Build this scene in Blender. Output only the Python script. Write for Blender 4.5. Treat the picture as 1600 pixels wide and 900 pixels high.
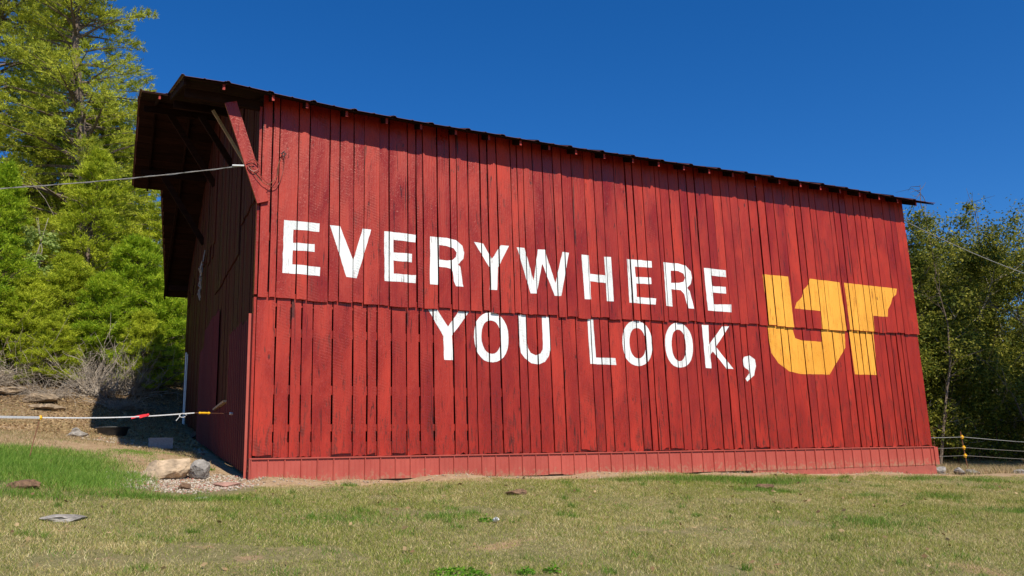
import bpy, math, random
import numpy as np
from mathutils import Vector, Matrix
from mathutils.geometry import tessellate_polygon

scene = bpy.context.scene
for o in list(bpy.data.objects):
    bpy.data.objects.remove(o)

# ------------------------------------------------------------------ camera
cam_d = bpy.data.cameras.new('camera')
cam_d.sensor_width = 36.0
cam_d.lens = 1370.0 / 1600.0 * 36.0
cam_d.clip_end = 2000.0
cam_d.clip_start = 0.05
cam = bpy.data.objects.new('camera', cam_d)
scene.collection.objects.link(cam)
R_ = Vector((0.91057, -0.41218, -0.031084))
U_ = Vector((-0.06092, -0.2082, 0.976187))
F_ = Vector((0.408837, 0.886995, 0.214692))
cam.matrix_world = Matrix(((R_.x, U_.x, -F_.x, -1.8112), (R_.y, U_.y, -F_.y, -12.6954),
                           (R_.z, U_.z, -F_.z, -0.1063), (0, 0, 0, 1)))
scene.camera = cam

# ------------------------------------------------------------------ sky and sun
SUN = Vector((0.10, -1.0, 1.08)).normalized()
world = bpy.data.worlds.new('World')
scene.world = world
world.use_nodes = True
wn = world.node_tree
bg = wn.nodes['Background']
sky = wn.nodes.new('ShaderNodeTexSky')
sky.sky_type = 'NISHITA'
sky.sun_disc = False
sky.sun_elevation = math.asin(SUN.z)
sky.sun_rotation = math.atan2(SUN.x, SUN.y)
sky.altitude = 0.0
sky.air_density = 1.0
sky.dust_density = 0.0
sky.ozone_density = 10.0
sat = wn.nodes.new('ShaderNodeHueSaturation')
sat.inputs['Saturation'].default_value = 1.2
sat.inputs['Hue'].default_value = 0.506
wn.links.new(sky.outputs['Color'], sat.inputs['Color'])
wn.links.new(sat.outputs['Color'], bg.inputs['Color'])
bg.inputs['Strength'].default_value = 0.108
sun_d = bpy.data.lights.new('sun', 'SUN')
sun_d.energy = 5.0
sun_d.angle = math.radians(0.53)
sun_d.color = (1.0, 0.93, 0.81)
sun = bpy.data.objects.new('sun', sun_d)
scene.collection.objects.link(sun)
sun.rotation_mode = 'QUATERNION'
sun.rotation_quaternion = SUN.to_track_quat('Z', 'Y')
sun.location = SUN * 60
scene.view_settings.view_transform = 'Standard'
scene.view_settings.look = 'None'
scene.view_settings.exposure = 0.2
scene.view_settings.gamma = 1.0
scene.view_settings.use_curve_mapping = False
scene.render.engine = 'CYCLES'

# ------------------------------------------------------------------ helpers
col = scene.collection
rng = np.random.default_rng(7)
rnd = random.Random(11)

class MB:
    """collects vertices and faces that become one mesh object"""
    def __init__(s):
        s.v = []; s.f = []
    def add(s, vs, fs):
        k = len(s.v)
        s.v += [tuple(p) for p in vs]
        s.f += [tuple(i + k for i in f) for f in fs]
        return s
    def box(s, x0, x1, y0, y1, z0, z1):
        return s.add([(x0,y0,z0),(x1,y0,z0),(x1,y1,z0),(x0,y1,z0),(x0,y0,z1),(x1,y0,z1),(x1,y1,z1),(x0,y1,z1)],
                     [(0,3,2,1),(4,5,6,7),(0,1,5,4),(1,2,6,5),(2,3,7,6),(3,0,4,7)])
    def bar(s, p0, p1, w, h, up=(0,0,1), taper=1.0):
        p0 = Vector(p0); p1 = Vector(p1); d = (p1-p0).normalized()
        a = d.cross(Vector(up)).normalized(); b = a.cross(d).normalized()
        vs = []
        for p, k in ((p0, 1.0), (p1, taper)):
            for sx, sy in ((-1,-1),(1,-1),(1,1),(-1,1)):
                vs.append(p + a*(sx*w/2*k) + b*(sy*h/2*k))
        return s.add(vs, [(3,2,1,0),(4,5,6,7),(0,1,5,4),(1,2,6,5),(2,3,7,6),(3,0,4,7)])
    def tube(s, pts, rad, n=6, caps=True):
        pts = [Vector(p) for p in pts]
        if not hasattr(rad, '__len__'): rad = [rad]*len(pts)
        vs = []; fs = []
        ref = Vector((0.3, 0.2, 1)).normalized()
        for i, p in enumerate(pts):
            d = (pts[min(i+1, len(pts)-1)] - pts[max(i-1, 0)])
            d = d.normalized() if d.length > 1e-9 else Vector((0,0,1))
            a = d.cross(ref)
            if a.length < 0.1: a = d.cross(Vector((1,0,0)))
            a.normalize(); b = d.cross(a)
            for k in range(n):
                t = 2*math.pi*k/n
                vs.append(p + a*(math.cos(t)*rad[i]) + b*(math.sin(t)*rad[i]))
        for i in range(len(pts)-1):
            for k in range(n):
                k2 = (k+1) % n
                fs.append((i*n+k, i*n+k2, (i+1)*n+k2, (i+1)*n+k))
        if caps:
            fs.append(tuple(range(n-1, -1, -1))); fs.append(tuple((len(pts)-1)*n + k for k in range(n)))
        return s.add(vs, fs)
    def build(s, name, mat, parent=None, smooth=False):
        me = bpy.data.meshes.new(name)
        me.from_pydata(s.v, [], s.f)
        return link(name, me, mat, parent, smooth)

def link(name, me, mat, parent=None, smooth=False):
    if mat is not None:
        for m in (mat if isinstance(mat, (list, tuple)) else [mat]):
            me.materials.append(m)
    if smooth:
        me.polygons.foreach_set('use_smooth', np.ones(len(me.polygons), dtype=bool))
    o = bpy.data.objects.new(name, me)
    col.objects.link(o)
    if parent is not None: o.parent = parent
    return o

def np_mesh(name, V, F):
    """fast mesh from numpy arrays, all faces with the same corner count"""
    me = bpy.data.meshes.new(name)
    V = np.asarray(V, dtype=np.float32); F = np.asarray(F, dtype=np.int32)
    nf, k = F.shape
    me.vertices.add(len(V)); me.vertices.foreach_set('co', V.ravel())
    me.loops.add(nf*k); me.loops.foreach_set('vertex_index', F.ravel())
    me.polygons.add(nf)
    me.polygons.foreach_set('loop_start', np.arange(0, nf*k, k, dtype=np.int32))
    me.polygons.foreach_set('loop_total', np.full(nf, k, dtype=np.int32))
    me.update(calc_edges=True)
    return me

def empty(name, loc=(0,0,0)):
    o = bpy.data.objects.new(name, None)
    o.empty_display_size = 0.3
    o.location = loc
    col.objects.link(o)
    return o

def tag(o, label=None, cat=None, group=None, kind=None):
    if label: o['label'] = label
    if cat: o['category'] = cat
    if group: o['group'] = group
    if kind: o['kind'] = kind
    return o

def place(o, loc, rz=0.0, sc=1.0):
    o.location = loc
    o.rotation_euler = (0, 0, rz)
    o.scale = (sc, sc, sc) if not hasattr(sc, '__len__') else sc
    return o

def copy_tree(o, parent=None):
    c = o.copy(); col.objects.link(c); c.parent = parent
    for ch in o.children:
        copy_tree(ch, c)
    return c

# ------------------------------------------------------------------ materials
class NT:
    """small wrapper to write node materials briefly"""
    def __init__(s, name):
        s.m = bpy.data.materials.new(name); s.m.use_nodes = True
        s.t = s.m.node_tree; s.n = s.t.nodes; s.p = s.n['Principled BSDF']; s.out = s.n['Material Output']
    def node(s, typ, **kw):
        n = s.n.new(typ)
        for k, v in kw.items():
            if k in n.inputs: n.inputs[k].default_value = v
            else: setattr(n, k, v)
        return n
    def l(s, a, b): s.t.links.new(a, b)
    def coords(s, kind='Object', scale=(1,1,1), offset_random=False, loc=(0,0,0)):
        tc = s.node('ShaderNodeTexCoord'); mp = s.node('ShaderNodeMapping')
        mp.inputs['Scale'].default_value = scale; mp.inputs['Location'].default_value = loc
        src = s.node('ShaderNodeNewGeometry').outputs['Position'] if kind == 'World' else tc.outputs[kind]
        if offset_random:
            oi = s.node('ShaderNodeObjectInfo'); va = s.node('ShaderNodeVectorMath', operation='MULTIPLY_ADD')
            cb = s.node('ShaderNodeCombineXYZ')
            for i in range(3): s.l(oi.outputs['Random'], cb.inputs[i])
            s.l(cb.outputs[0], va.inputs[0]); va.inputs[1].default_value = (17.3, 5.1, 31.7); s.l(src, va.inputs[2])
            src = va.outputs[0]
        s.l(src, mp.inputs['Vector'])
        return mp.outputs[0]
    def noise(s, vec, scale, detail=4.0, rough=0.55, dist=0.0):
        n = s.node('ShaderNodeTexNoise'); n.inputs['Scale'].default_value = scale
        n.inputs['Detail'].default_value = detail; n.inputs['Roughness'].default_value = rough; n.inputs['Distortion'].default_value = dist
        s.l(vec, n.inputs['Vector']); return n.outputs['Fac']
    def ramp(s, fac, stops, interp='LINEAR'):
        r = s.node('ShaderNodeValToRGB'); cr = r.color_ramp; cr.interpolation = interp
        while len(cr.elements) < len(stops): cr.elements.new(0.5)
        for e, (pos, c) in zip(cr.elements, stops):
            e.position = pos; e.color = (*c, 1) if len(c) == 3 else c
        s.l(fac, r.inputs['Fac']); return r.outputs['Color']
    def mix(s, fac, a, b, mode='MIX'):
        n = s.node('ShaderNodeMix', data_type='RGBA', blend_type=mode)
        for sock, v in ((n.inputs[0], fac), (n.inputs[6], a), (n.inputs[7], b)):
            if hasattr(v, 'links') or isinstance(v, bpy.types.NodeSocket): s.l(v, sock)
            else: sock.default_value = v if not hasattr(v, '__len__') or len(v) == 4 else (*v, 1)
        return n.outputs[2]
    def math(s, op, a, b=0.0, c=None, clamp=False):
        n = s.node('ShaderNodeMath', operation=op); n.use_clamp = clamp
        for i, v in enumerate((a, b, c)):
            if v is None: continue
            if isinstance(v, bpy.types.NodeSocket): s.l(v, n.inputs[i])
            else: n.inputs[i].default_value = v
        return n.outputs[0]
    def bump(s, h, strength, dist=0.01):
        b = s.node('ShaderNodeBump'); b.inputs['Strength'].default_value = strength; b.inputs['Distance'].default_value = dist
        s.l(h, b.inputs['Height']); s.l(b.outputs[0], s.p.inputs['Normal'])
    def finish(s, color, rough=0.6, spec=None, metal=None):
        def put(sock, v):
            if isinstance(v, bpy.types.NodeSocket): s.l(v, sock)
            else: sock.default_value = v if not hasattr(v, '__len__') or len(v) == 4 else (*v, 1)
        put(s.p.inputs['Base Color'], color); put(s.p.inputs['Roughness'], rough)
        if spec is not None: put(s.p.inputs['Specular IOR Level'], spec)
        if metal is not None: put(s.p.inputs['Metallic'], metal)
        return s.m

def make_paint(name, c_lo, c_hi, c_bare, bare_at, rough=0.40, per_board=0.24, spec=0.5, crack_dark=0.8, relief=1.0):
    """old sawn boards under thick paint: wavy grain, saw marks, knots, drying cracks, worn and glossy patches"""
    t = NT(name)
    oi = t.node('ShaderNodeObjectInfo')
    g = t.coords('Object', (1, 1, 0.06), True)
    iso = t.coords('Object', (1, 1, 0.45), True)
    blot = t.coords('Object', (1, 1, 0.30), True)
    big = t.noise(blot, 2.6, 4, 0.6, 0.4)                 # hand-sized patches of fresher and duller paint
    patch = t.noise(blot, 6.5, 4, 0.62, 0.8)
    lump = t.noise(iso, 34, 4, 0.66, 0.6)
    grain = t.noise(g, 20, 5, 0.7, 2.0)
    wav = t.node('ShaderNodeTexWave', wave_type='BANDS', bands_direction='X')
    for k_, v_ in (('Scale', 9.0), ('Distortion', 9.0), ('Detail', 3.0), ('Detail Scale', 1.6)): wav.inputs[k_].default_value = v_
    t.l(t.coords('Object', (1, 1, 0.10), True), wav.inputs['Vector'])
    saw = t.node('ShaderNodeTexWave', wave_type='BANDS', bands_direction='DIAGONAL')
    for k_, v_ in (('Scale', 9.0), ('Distortion', 2.0), ('Detail', 1.0)): saw.inputs[k_].default_value = v_
    t.l(t.coords('Object', (0.5, 1, 1.6), True), saw.inputs['Vector'])
    crk = t.noise(g, 13, 4, 0.62, 1.8)
    crack = t.ramp(crk, [(0.0, (0,0,0)), (0.335, (0,0,0)), (0.375, (1,1,1))])
    vor = t.node('ShaderNodeTexVoronoi'); vor.inputs['Scale'].default_value = 1.7
    t.l(t.coords('Object', (1.7, 1.7, 0.75), True), vor.inputs['Vector'])
    kd = t.math('MULTIPLY_ADD', t.math('SUBTRACT', patch, 0.5), 0.07, vor.outputs['Distance'])
    knot = t.ramp(kd, [(0.0, (0,0,0)), (0.030, (0.1,0.1,0.1)), (0.06, (1,1,1))])
    ring = t.ramp(kd, [(0.0, (0,0,0)), (0.06, (0,0,0)), (0.10, (1,1,1)), (0.15, (0.3,0.3,0.3)), (0.20, (0.7,0.7,0.7))])
    smooth_area = t.ramp(big, [(0.40, (1,1,1)), (0.62, (0.25,0.25,0.25))])
    h = t.math('MULTIPLY', t.math('MULTIPLY', lump, 1.2), smooth_area)
    h = t.math('MULTIPLY_ADD', grain, 0.75, h)
    h = t.math('MULTIPLY_ADD', wav.outputs['Fac'], 0.22, h)
    h = t.math('MULTIPLY_ADD', t.math('MULTIPLY', saw.outputs['Fac'], t.ramp(patch, [(0.5, (0,0,0)), (0.62, (1,1,1))])), 0.16, h)
    h = t.math('MULTIPLY_ADD', crack, 0.30, h)
    h = t.math('MULTIPLY_ADD', ring, 0.30, h)
    t.bump(h, 0.8*relief, 0.011)
    c = t.mix(t.ramp(big, [(0.36, (0,0,0)), (0.66, (1,1,1))]), c_lo, c_hi)
    c = t.mix(t.math('MULTIPLY', t.ramp(patch, [(0.50, (0,0,0)), (0.70, (1,1,1))]), 0.45), c, tuple(v*0.72 for v in c_lo))
    f = t.math('MULTIPLY_ADD', oi.outputs['Random'], per_board, 1.0 - per_board*0.55)
    hsv = t.node('ShaderNodeHueSaturation'); t.l(f, hsv.inputs['Value']); t.l(c, hsv.inputs['Color'])
    c = hsv.outputs[0]
    wear = t.noise(t.coords('Object', (1, 1, 0.14), True), 30, 6, 0.74, 0.8)
    # bare wood creeps up from the lower, wetter board ends
    geo = t.node('ShaderNodeNewGeometry'); sx = t.node('ShaderNodeSeparateXYZ'); t.l(geo.outputs['Position'], sx.inputs[0])
    low = t.node('ShaderNodeMapRange'); t.l(sx.outputs['Z'], low.inputs['Value'])
    for k_, v_ in (('From Min', 1.6), ('From Max', 0.3), ('To Min', 0.0), ('To Max', 0.085)): low.inputs[k_].default_value = v_
    w2 = t.math('ADD', wear, low.outputs[0])
    w2 = t.math('MULTIPLY_ADD', t.math('SUBTRACT', patch, 0.5), 0.22, w2)
    c = t.mix(t.math('MULTIPLY', t.ramp(w2, [(bare_at, (0,0,0)), (bare_at + 0.05, (1,1,1))]), 0.8), c, c_bare)
    c = t.mix(t.math('MULTIPLY', t.math('SUBTRACT', 1.0, knot), 0.9), c, tuple(v*0.4 for v in c_bare))
    c = t.mix(t.math('MULTIPLY', t.math('SUBTRACT', 1.0, crack), crack_dark), c, tuple(v*0.45 for v in c_bare))
    rr = t.math('MULTIPLY_ADD', t.math('SUBTRACT', big, 0.5), 0.75, rough)
    rr = t.math('MULTIPLY_ADD', t.math('SUBTRACT', oi.outputs['Random'], 0.5), 0.16, rr, True)
    return t.finish(c, rr, spec)

M = {}
M['red'] = make_paint('barn_red_paint', (0.25, 0.0115, 0.0048), (0.385, 0.0185, 0.0070), (0.12, 0.013, 0.007), 0.60, 0.43, 0.28, 0.65, 0.95, 0.62)
M['red'].node_tree.nodes['Principled BSDF'].inputs['Specular Tint'].default_value = (1.0, 0.72, 0.62, 1)
M['white_paint'] = make_paint('white_lettering_paint', (0.70, 0.72, 0.70), (0.83, 0.84, 0.82), (0.40, 0.24, 0.21), 0.615, 0.5, 0.0, 0.3, 0.65)
M['yellow_paint'] = make_paint('orange_lettering_paint', (0.76, 0.325, 0.034), (0.86, 0.39, 0.048), (0.42, 0.14, 0.018), 0.60, 0.5, 0.0, 0.3, 0.7)
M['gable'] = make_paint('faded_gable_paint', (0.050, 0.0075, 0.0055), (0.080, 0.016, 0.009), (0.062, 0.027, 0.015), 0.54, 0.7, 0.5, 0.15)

def simple(name, base, var=0.25, scale=6.0, rough=0.7, bump=0.3, bdist=0.01, stretch=(1,1,1), rand=0.3, spec=0.4, metal=0.0, coord='Object'):
    t = NT(name)
    v = t.coords(coord, stretch, True)
    n = t.noise(v, scale, 6, 0.6)
    lo = tuple(b*(1-var) for b in base); hi = tuple(min(1, b*(1+var)) for b in base)
    c = t.ramp(n, [(0.3, lo), (0.7, hi)])
    if rand:
        oi = t.node('ShaderNodeObjectInfo'); hsv = t.node('ShaderNodeHueSaturation')
        t.l(t.math('MULTIPLY_ADD', oi.outputs['Random'], rand, 1 - rand/2), hsv.inputs['Value']); t.l(c, hsv.inputs['Color']); c = hsv.outputs[0]
    if bump: t.bump(t.noise(v, scale*4, 5, 0.65), bump, bdist)
    return t.finish(c, rough, spec, metal)

def skirt_metal():
    """factory-painted sheet, chalky, with mud splashed along the lower edge"""
    t = NT('red_painted_sheet_metal'); p = t.coords('Object')
    oi = t.node('ShaderNodeObjectInfo'); sx = t.node('ShaderNodeSeparateXYZ'); t.l(p, sx.inputs[0])
    c = t.ramp(t.noise(t.coords('Object', (1, 1, 0.5), True), 4, 5, 0.65), [(0.3, (0.35, 0.058, 0.040)), (0.7, (0.42, 0.083, 0.058))])
    hsv = t.node('ShaderNodeHueSaturation'); t.l(t.math('MULTIPLY_ADD', oi.outputs['Random'], 0.16, 0.92), hsv.inputs['Value']); t.l(c, hsv.inputs['Color'])
    mud = t.math('SUBTRACT', t.noise(p, 17, 6, 0.7), t.math('MULTIPLY', sx.outputs['Z'], 1.1))
    c = t.mix(t.math('MULTIPLY', t.ramp(mud, [(0.44, (0,0,0)), (0.62, (1,1,1))]), 0.65), hsv.outputs[0], (0.33, 0.20, 0.12))
    scr = t.noise(t.coords('Object', (1, 1, 3)), 60, 4, 0.7)
    c = t.mix(t.math('MULTIPLY', t.ramp(scr, [(0.66, (0,0,0)), (0.70, (1,1,1))]), 0.6), c, (0.16, 0.05, 0.035))
    t.bump(t.noise(p, 3.5, 3), 0.25, 0.02)
    return t.finish(c, 0.5, 0.35)
M['metal_red'] = skirt_metal()
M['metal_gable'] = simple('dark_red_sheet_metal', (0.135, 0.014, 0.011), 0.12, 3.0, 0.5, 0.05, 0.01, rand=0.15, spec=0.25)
M['roof_metal'] = simple('dull_roof_metal', (0.10, 0.035, 0.03), 0.4, 4.0, 0.55, 0.1, rand=0.3, metal=0.3)
M['old_wood'] = simple('dark_old_wood', (0.021, 0.0085, 0.006), 0.4, 14.0, 0.9, 0.5, 0.01, (0.15, 1, 1), 0.5, 0.08)
M['red_wood'] = simple('red_painted_rafter', (0.30, 0.026, 0.017), 0.2, 12.0, 0.6, 0.4, 0.008, (0.3, 0.3, 0.3), 0.2, 0.25)
M['inside'] = simple('grey_interior_wood', (0.07, 0.055, 0.045), 0.3, 6.0, 0.9, 0.3)
M['masonry'] = simple('painted_foundation', (0.36, 0.085, 0.06), 0.2, 7.0, 0.8, 0.4, 0.01, rand=0.2)
M['pale_wood'] = simple('bare_pale_board', (0.42, 0.30, 0.19), 0.25, 12.0, 0.8, 0.4, 0.01, (0.1,1,1), 0.3)
M['rock_tan'] = simple('tan_sandstone', (0.47, 0.345, 0.22), 0.5, 7.0, 0.85, 0.8, 0.02, rand=0.15)
M['rock_grey'] = simple('grey_limestone', (0.27, 0.245, 0.215), 0.5, 9.0, 0.85, 0.8, 0.02, rand=0.3)
M['rock_red'] = simple('reddish_stone', (0.36, 0.20, 0.15), 0.4, 7.0, 0.85, 0.8, 0.02, rand=0.2)
M['concrete'] = simple('grey_concrete_block', (0.30, 0.30, 0.30), 0.2, 30.0, 0.9, 0.5, 0.005, rand=0.1)
M['rubber'] = simple('black_rubber', (0.05, 0.05, 0.048), 0.3, 12.0, 0.6, 0.2, 0.003, rand=0)
M['soil'] = simple('clod_soil', (0.20, 0.115, 0.065), 0.45, 22.0, 0.95, 0.9, 0.02, rand=0.2)
M['tape'] = simple('white_fence_tape', (0.62, 0.62, 0.62), 0.15, 40.0, 0.6, 0.0, rand=0)
M['cable'] = simple('weathered_cable', (0.26, 0.24, 0.22), 0.3, 30.0, 0.6, 0.0, rand=0)
M['copper'] = simple('reddish_wire', (0.24, 0.05, 0.035), 0.3, 30.0, 0.5, 0.0, rand=0)
M['rust'] = simple('rusty_steel', (0.20, 0.085, 0.045), 0.4, 30.0, 0.85, 0.2, 0.002, rand=0)
M['yellow_plastic'] = simple('yellow_plastic', (0.85, 0.47, 0.02), 0.08, 20.0, 0.45, 0.0, rand=0)
M['red_ribbon'] = simple('red_ribbon', (0.72, 0.025, 0.035), 0.15, 20.0, 0.55, 0.0, rand=0)
M['porcelain'] = simple('white_plastic', (0.72, 0.72, 0.70), 0.08, 20.0, 0.35, 0.0, rand=0)
M['dead_twig'] = simple('dead_grey_twig', (0.34, 0.285, 0.225), 0.35, 12.0, 0.9, 0.0, rand=0.2)
M['bark'] = simple('rough_bark', (0.17, 0.125, 0.095), 0.45, 9.0, 0.95, 0.9, 0.03, (1,1,0.25), 0.2)
M['pale_bark'] = simple('pale_bark', (0.36, 0.31, 0.25), 0.35, 9.0, 0.95, 0.6, 0.02, (1,1,0.25), 0.2)

def leaf_mat(name, c1, c2, c3, trans=0.42, rough=0.6, island=1.0):
    """leaves differ one by one and from bough to bough"""
    t = NT(name)
    geo = t.node('ShaderNodeNewGeometry')
    big = t.noise(t.coords('Object', (1,1,1), True), 1.1, 3, 0.6)
    f = t.math('MULTIPLY_ADD', geo.outputs['Random Per Island'], 0.55*island, t.math('MULTIPLY', big, 0.75))
    c = t.ramp(f, [(0.22, c1), (0.55, c2), (0.95, c3)])
    t.finish(c, rough, 0.15)
    tr = t.node('ShaderNodeBsdfTranslucent'); t.l(c, tr.inputs['Color'])
    ms = t.node('ShaderNodeMixShader'); ms.inputs[0].default_value = trans
    t.l(t.p.outputs[0], ms.inputs[1]); t.l(tr.outputs[0], ms.inputs[2]); t.l(ms.outputs[0], t.out.inputs['Surface'])
    return t.m

M['cedar'] = leaf_mat('cedar_foliage', (0.10, 0.17, 0.014), (0.37, 0.45, 0.028), (0.64, 0.67, 0.055))
M['hemlock'] = leaf_mat('olive_conifer_foliage', (0.11, 0.15, 0.025), (0.36, 0.42, 0.04), (0.64, 0.64, 0.07))
M['bright'] = leaf_mat('bright_cedar_foliage', (0.09, 0.19, 0.012), (0.26, 0.40, 0.018), (0.48, 0.56, 0.035))
M['broad'] = leaf_mat('broad_leaves', (0.030, 0.050, 0.009), (0.10, 0.130, 0.015), (0.42, 0.39, 0.055))
M['vine'] = leaf_mat('pale_vine_leaves', (0.16, 0.24, 0.05), (0.28, 0.38, 0.09), (0.44, 0.52, 0.16))
M['weed'] = leaf_mat('weed_leaves', (0.05, 0.16, 0.012), (0.11, 0.28, 0.018), (0.22, 0.40, 0.03))
M['dry_leaf'] = leaf_mat('dry_stalks', (0.26, 0.17, 0.08), (0.44, 0.31, 0.15), (0.58, 0.45, 0.24), 0.2)

# ------------------------------------------------------------------ terrain
TX = np.array([-150, -20, -3, -1, 0.3, 6, 13, 22, 40, 200.0])
TY = np.array([-150, -30, -13, -6, -3, -0.5, 2, 5, 8, 10, 12, 15, 20, 30, 60, 250.0])
TZ = np.array([
 [-6,-3.0,-1.60,-0.50, 0.00, 0.45, 0.90, 1.40, 1.90, 2.40, 3.00, 4.6, 7.5, 13, 25, 60],
 [-6,-3.0,-1.60,-0.50, 0.00, 0.45, 0.90, 1.40, 1.90, 2.40, 3.00, 4.6, 7.5, 13, 25, 60],
 [-6,-3.2,-1.70,-0.72,-0.27, 0.22, 0.66, 1.00, 1.30, 1.55, 2.00, 3.3, 6.0, 11, 22, 60],
 [-6,-3.2,-1.72,-0.78,-0.36,-0.05, 0.36, 0.72, 1.00, 1.25, 1.70, 2.9, 5.5, 10, 20, 55],
 [-6,-3.2,-1.74,-0.80,-0.39,-0.05, 0.20, 0.54, 0.90, 1.08, 1.45, 2.6, 5.0,  9, 18, 50],
 [-6,-3.2,-1.75,-0.85,-0.44,-0.045,-0.01, 0.00, 0.30, 0.60, 1.00, 2.0, 4.0,  7, 14, 40],
 [-6,-3.2,-1.80,-0.95,-0.60,-0.24,-0.22,-0.20,-0.05, 0.10, 0.40, 1.0, 2.0,  5, 10, 30],
 [-6,-3.2,-1.90,-1.05,-0.75,-0.45,-0.36,-0.24,-0.05, 0.15, 0.35, 0.9, 1.6, 3.5,  8, 25],
 [-6,-3.0,-2.00,-1.20,-0.90,-0.70,-0.50,-0.20, 0.20, 0.50, 0.80, 1.4, 2.2,  4,  8, 25],
 [-6,-3.0,-2.00,-1.20,-0.90,-0.70,-0.50,-0.20, 0.20, 0.50, 0.80, 1.4, 2.2,  4,  8, 25]], dtype=float)

def _lin(x, xp):
    x = np.clip(x, xp[0], xp[-1] - 1e-6)
    i = np.clip(np.searchsorted(xp, x, side='right') - 1, 0, len(xp)-2)
    return i, (x - xp[i])/(xp[i+1]-xp[i])

def _raw(x, y):
    i, u = _lin(x, TX); j, v = _lin(y, TY)
    return (TZ[i,j]*(1-u)*(1-v) + TZ[i+1,j]*u*(1-v) + TZ[i,j+1]*(1-u)*v + TZ[i+1,j+1]*u*v)

def gz(x, y):
    """ground height; knots are softened by averaging over a small ring, plus gentle unevenness"""
    x = np.asarray(x, dtype=float); y = np.asarray(y, dtype=float)
    z = _raw(x, y)*2
    for k in range(8):
        a = k*math.pi/4
        z = z + _raw(x + 0.55*math.cos(a), y + 0.7*math.sin(a))
    z = z/10
    u = 0.020*np.sin(1.7*x + 0.6*y) * np.sin(1.1*y - 0.4*x + 1.0) + 0.012*np.sin(3.9*x+1.3*y+0.5)*np.cos(3.1*y-1.2*x)
    far = np.clip((np.abs(x - 5) - 14)/10, 0, 1) + np.clip((y - 13)/4, 0, 1)
    u = u + np.clip(far, 0, 1)*(0.10*np.sin(0.9*x+0.7*y) + 0.07*np.sin(1.9*y-0.8*x))
    wall = np.exp(-((y + 0.35)/0.55)**2)*(x > -0.5)*(x < 13.6)
    u = u + wall*(0.030*np.sin(2.3*x + 1.0) + 0.022*np.sin(5.1*x + 2.0*y) + 0.012*np.sin(11.0*x + 4.0*y))
    return z + u

def gzf(x, y): return float(gz(np.array([x]), np.array([y]))[0])

def axis(lo, f0, f1, hi, fine, n_out):
    a = f0 - np.geomspace(0.4, f0 - lo, n_out)[::-1]; b = np.arange(f0, f1, fine); c = f1 + np.geomspace(0.01, hi - f1, n_out)
    return np.concatenate([a, b, c])
gx = axis(-150, -8, 22, 200, 0.16, 34); gy = axis(-150, -12, 14, 250, 0.16, 36)
GX, GY = np.meshgrid(gx, gy, indexing='ij')
GZ = gz(GX.ravel(), GY.ravel())
nx, ny = len(gx), len(gy)
idx = np.arange(nx*ny).reshape(nx, ny)
F = np.stack([idx[:-1,:-1].ravel(), idx[1:,:-1].ravel(), idx[1:,1:].ravel(), idx[:-1,1:].ravel()], 1)

def ground_material():
    t = NT('ground_soil_and_thatch')
    pos = t.coords('World'); sp = t.node('ShaderNodeSeparateXYZ'); t.l(pos, sp.inputs[0])
    n1 = t.noise(pos, 0.9, 5, 0.6); n2 = t.noise(pos, 7, 5, 0.65); n3 = t.noise(pos, 55, 4, 0.7)
    thatch = t.mix(t.ramp(n2, [(0.35, (0,0,0)), (0.65, (1,1,1))]), (0.22, 0.205, 0.08), (0.37, 0.30, 0.155))
    thatch = t.mix(t.ramp(n3, [(0.35, (0,0,0)), (0.62, (1,1,1))]), thatch, (0.14, 0.125, 0.05))
    dirt = t.mix(t.ramp(n2, [(0.3, (0,0,0)), (0.7, (1,1,1))]), (0.34, 0.21, 0.115), (0.50, 0.37, 0.22))
    dirt = t.mix(t.ramp(n3, [(0.5, (0,0,0)), (0.7, (1,1,1))]), dirt, (0.24, 0.15, 0.085))
    litter = t.mix(t.ramp(n2, [(0.35, (0,0,0)), (0.65, (1,1,1))]), (0.20, 0.125, 0.065), (0.38, 0.27, 0.15))
    litter = t.mix(t.ramp(n3, [(0.42, (0,0,0)), (0.62, (1,1,1))]), litter, (0.09, 0.06, 0.035))
    n4 = t.noise(pos, 1.7, 5, 0.7)
    thatch = t.mix(t.ramp(n4, [(0.60, (0,0,0)), (0.68, (1,1,1))]), thatch, (0.36, 0.235, 0.135))
    # bare strip along the barn wall and round its corner
    w = t.math('MULTIPLY_ADD', n1, 1.3, sp.outputs['Y'])
    dm = t.node('ShaderNodeMapRange', interpolation_type='SMOOTHSTEP'); t.l(w, dm.inputs['Value'])
    dm.inputs['From Min'].default_value = -0.42; dm.inputs['From Max'].default_value = -0.02
    c = t.mix(dm.outputs[0], thatch, dirt)
    fm = t.node('ShaderNodeMapRange', interpolation_type='SMOOTHSTEP'); t.l(t.math('MULTIPLY_ADD', n1, 3.0, sp.outputs['Y']), fm.inputs['Value'])
    fm.inputs['From Min'].default_value = 11.5; fm.inputs['From Max'].default_value = 14.0
    c = t.mix(fm.outputs[0], c, litter)
    t.bump(t.math('MULTIPLY_ADD', n3, 0.4, n2), 0.8, 0.05)
    return t.finish(c, 0.95, 0.2)
ground = link('ground', np_mesh('ground', np.stack([GX.ravel(), GY.ravel(), GZ], 1), F), ground_material(), smooth=True)
tag(ground, kind='structure')

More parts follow.
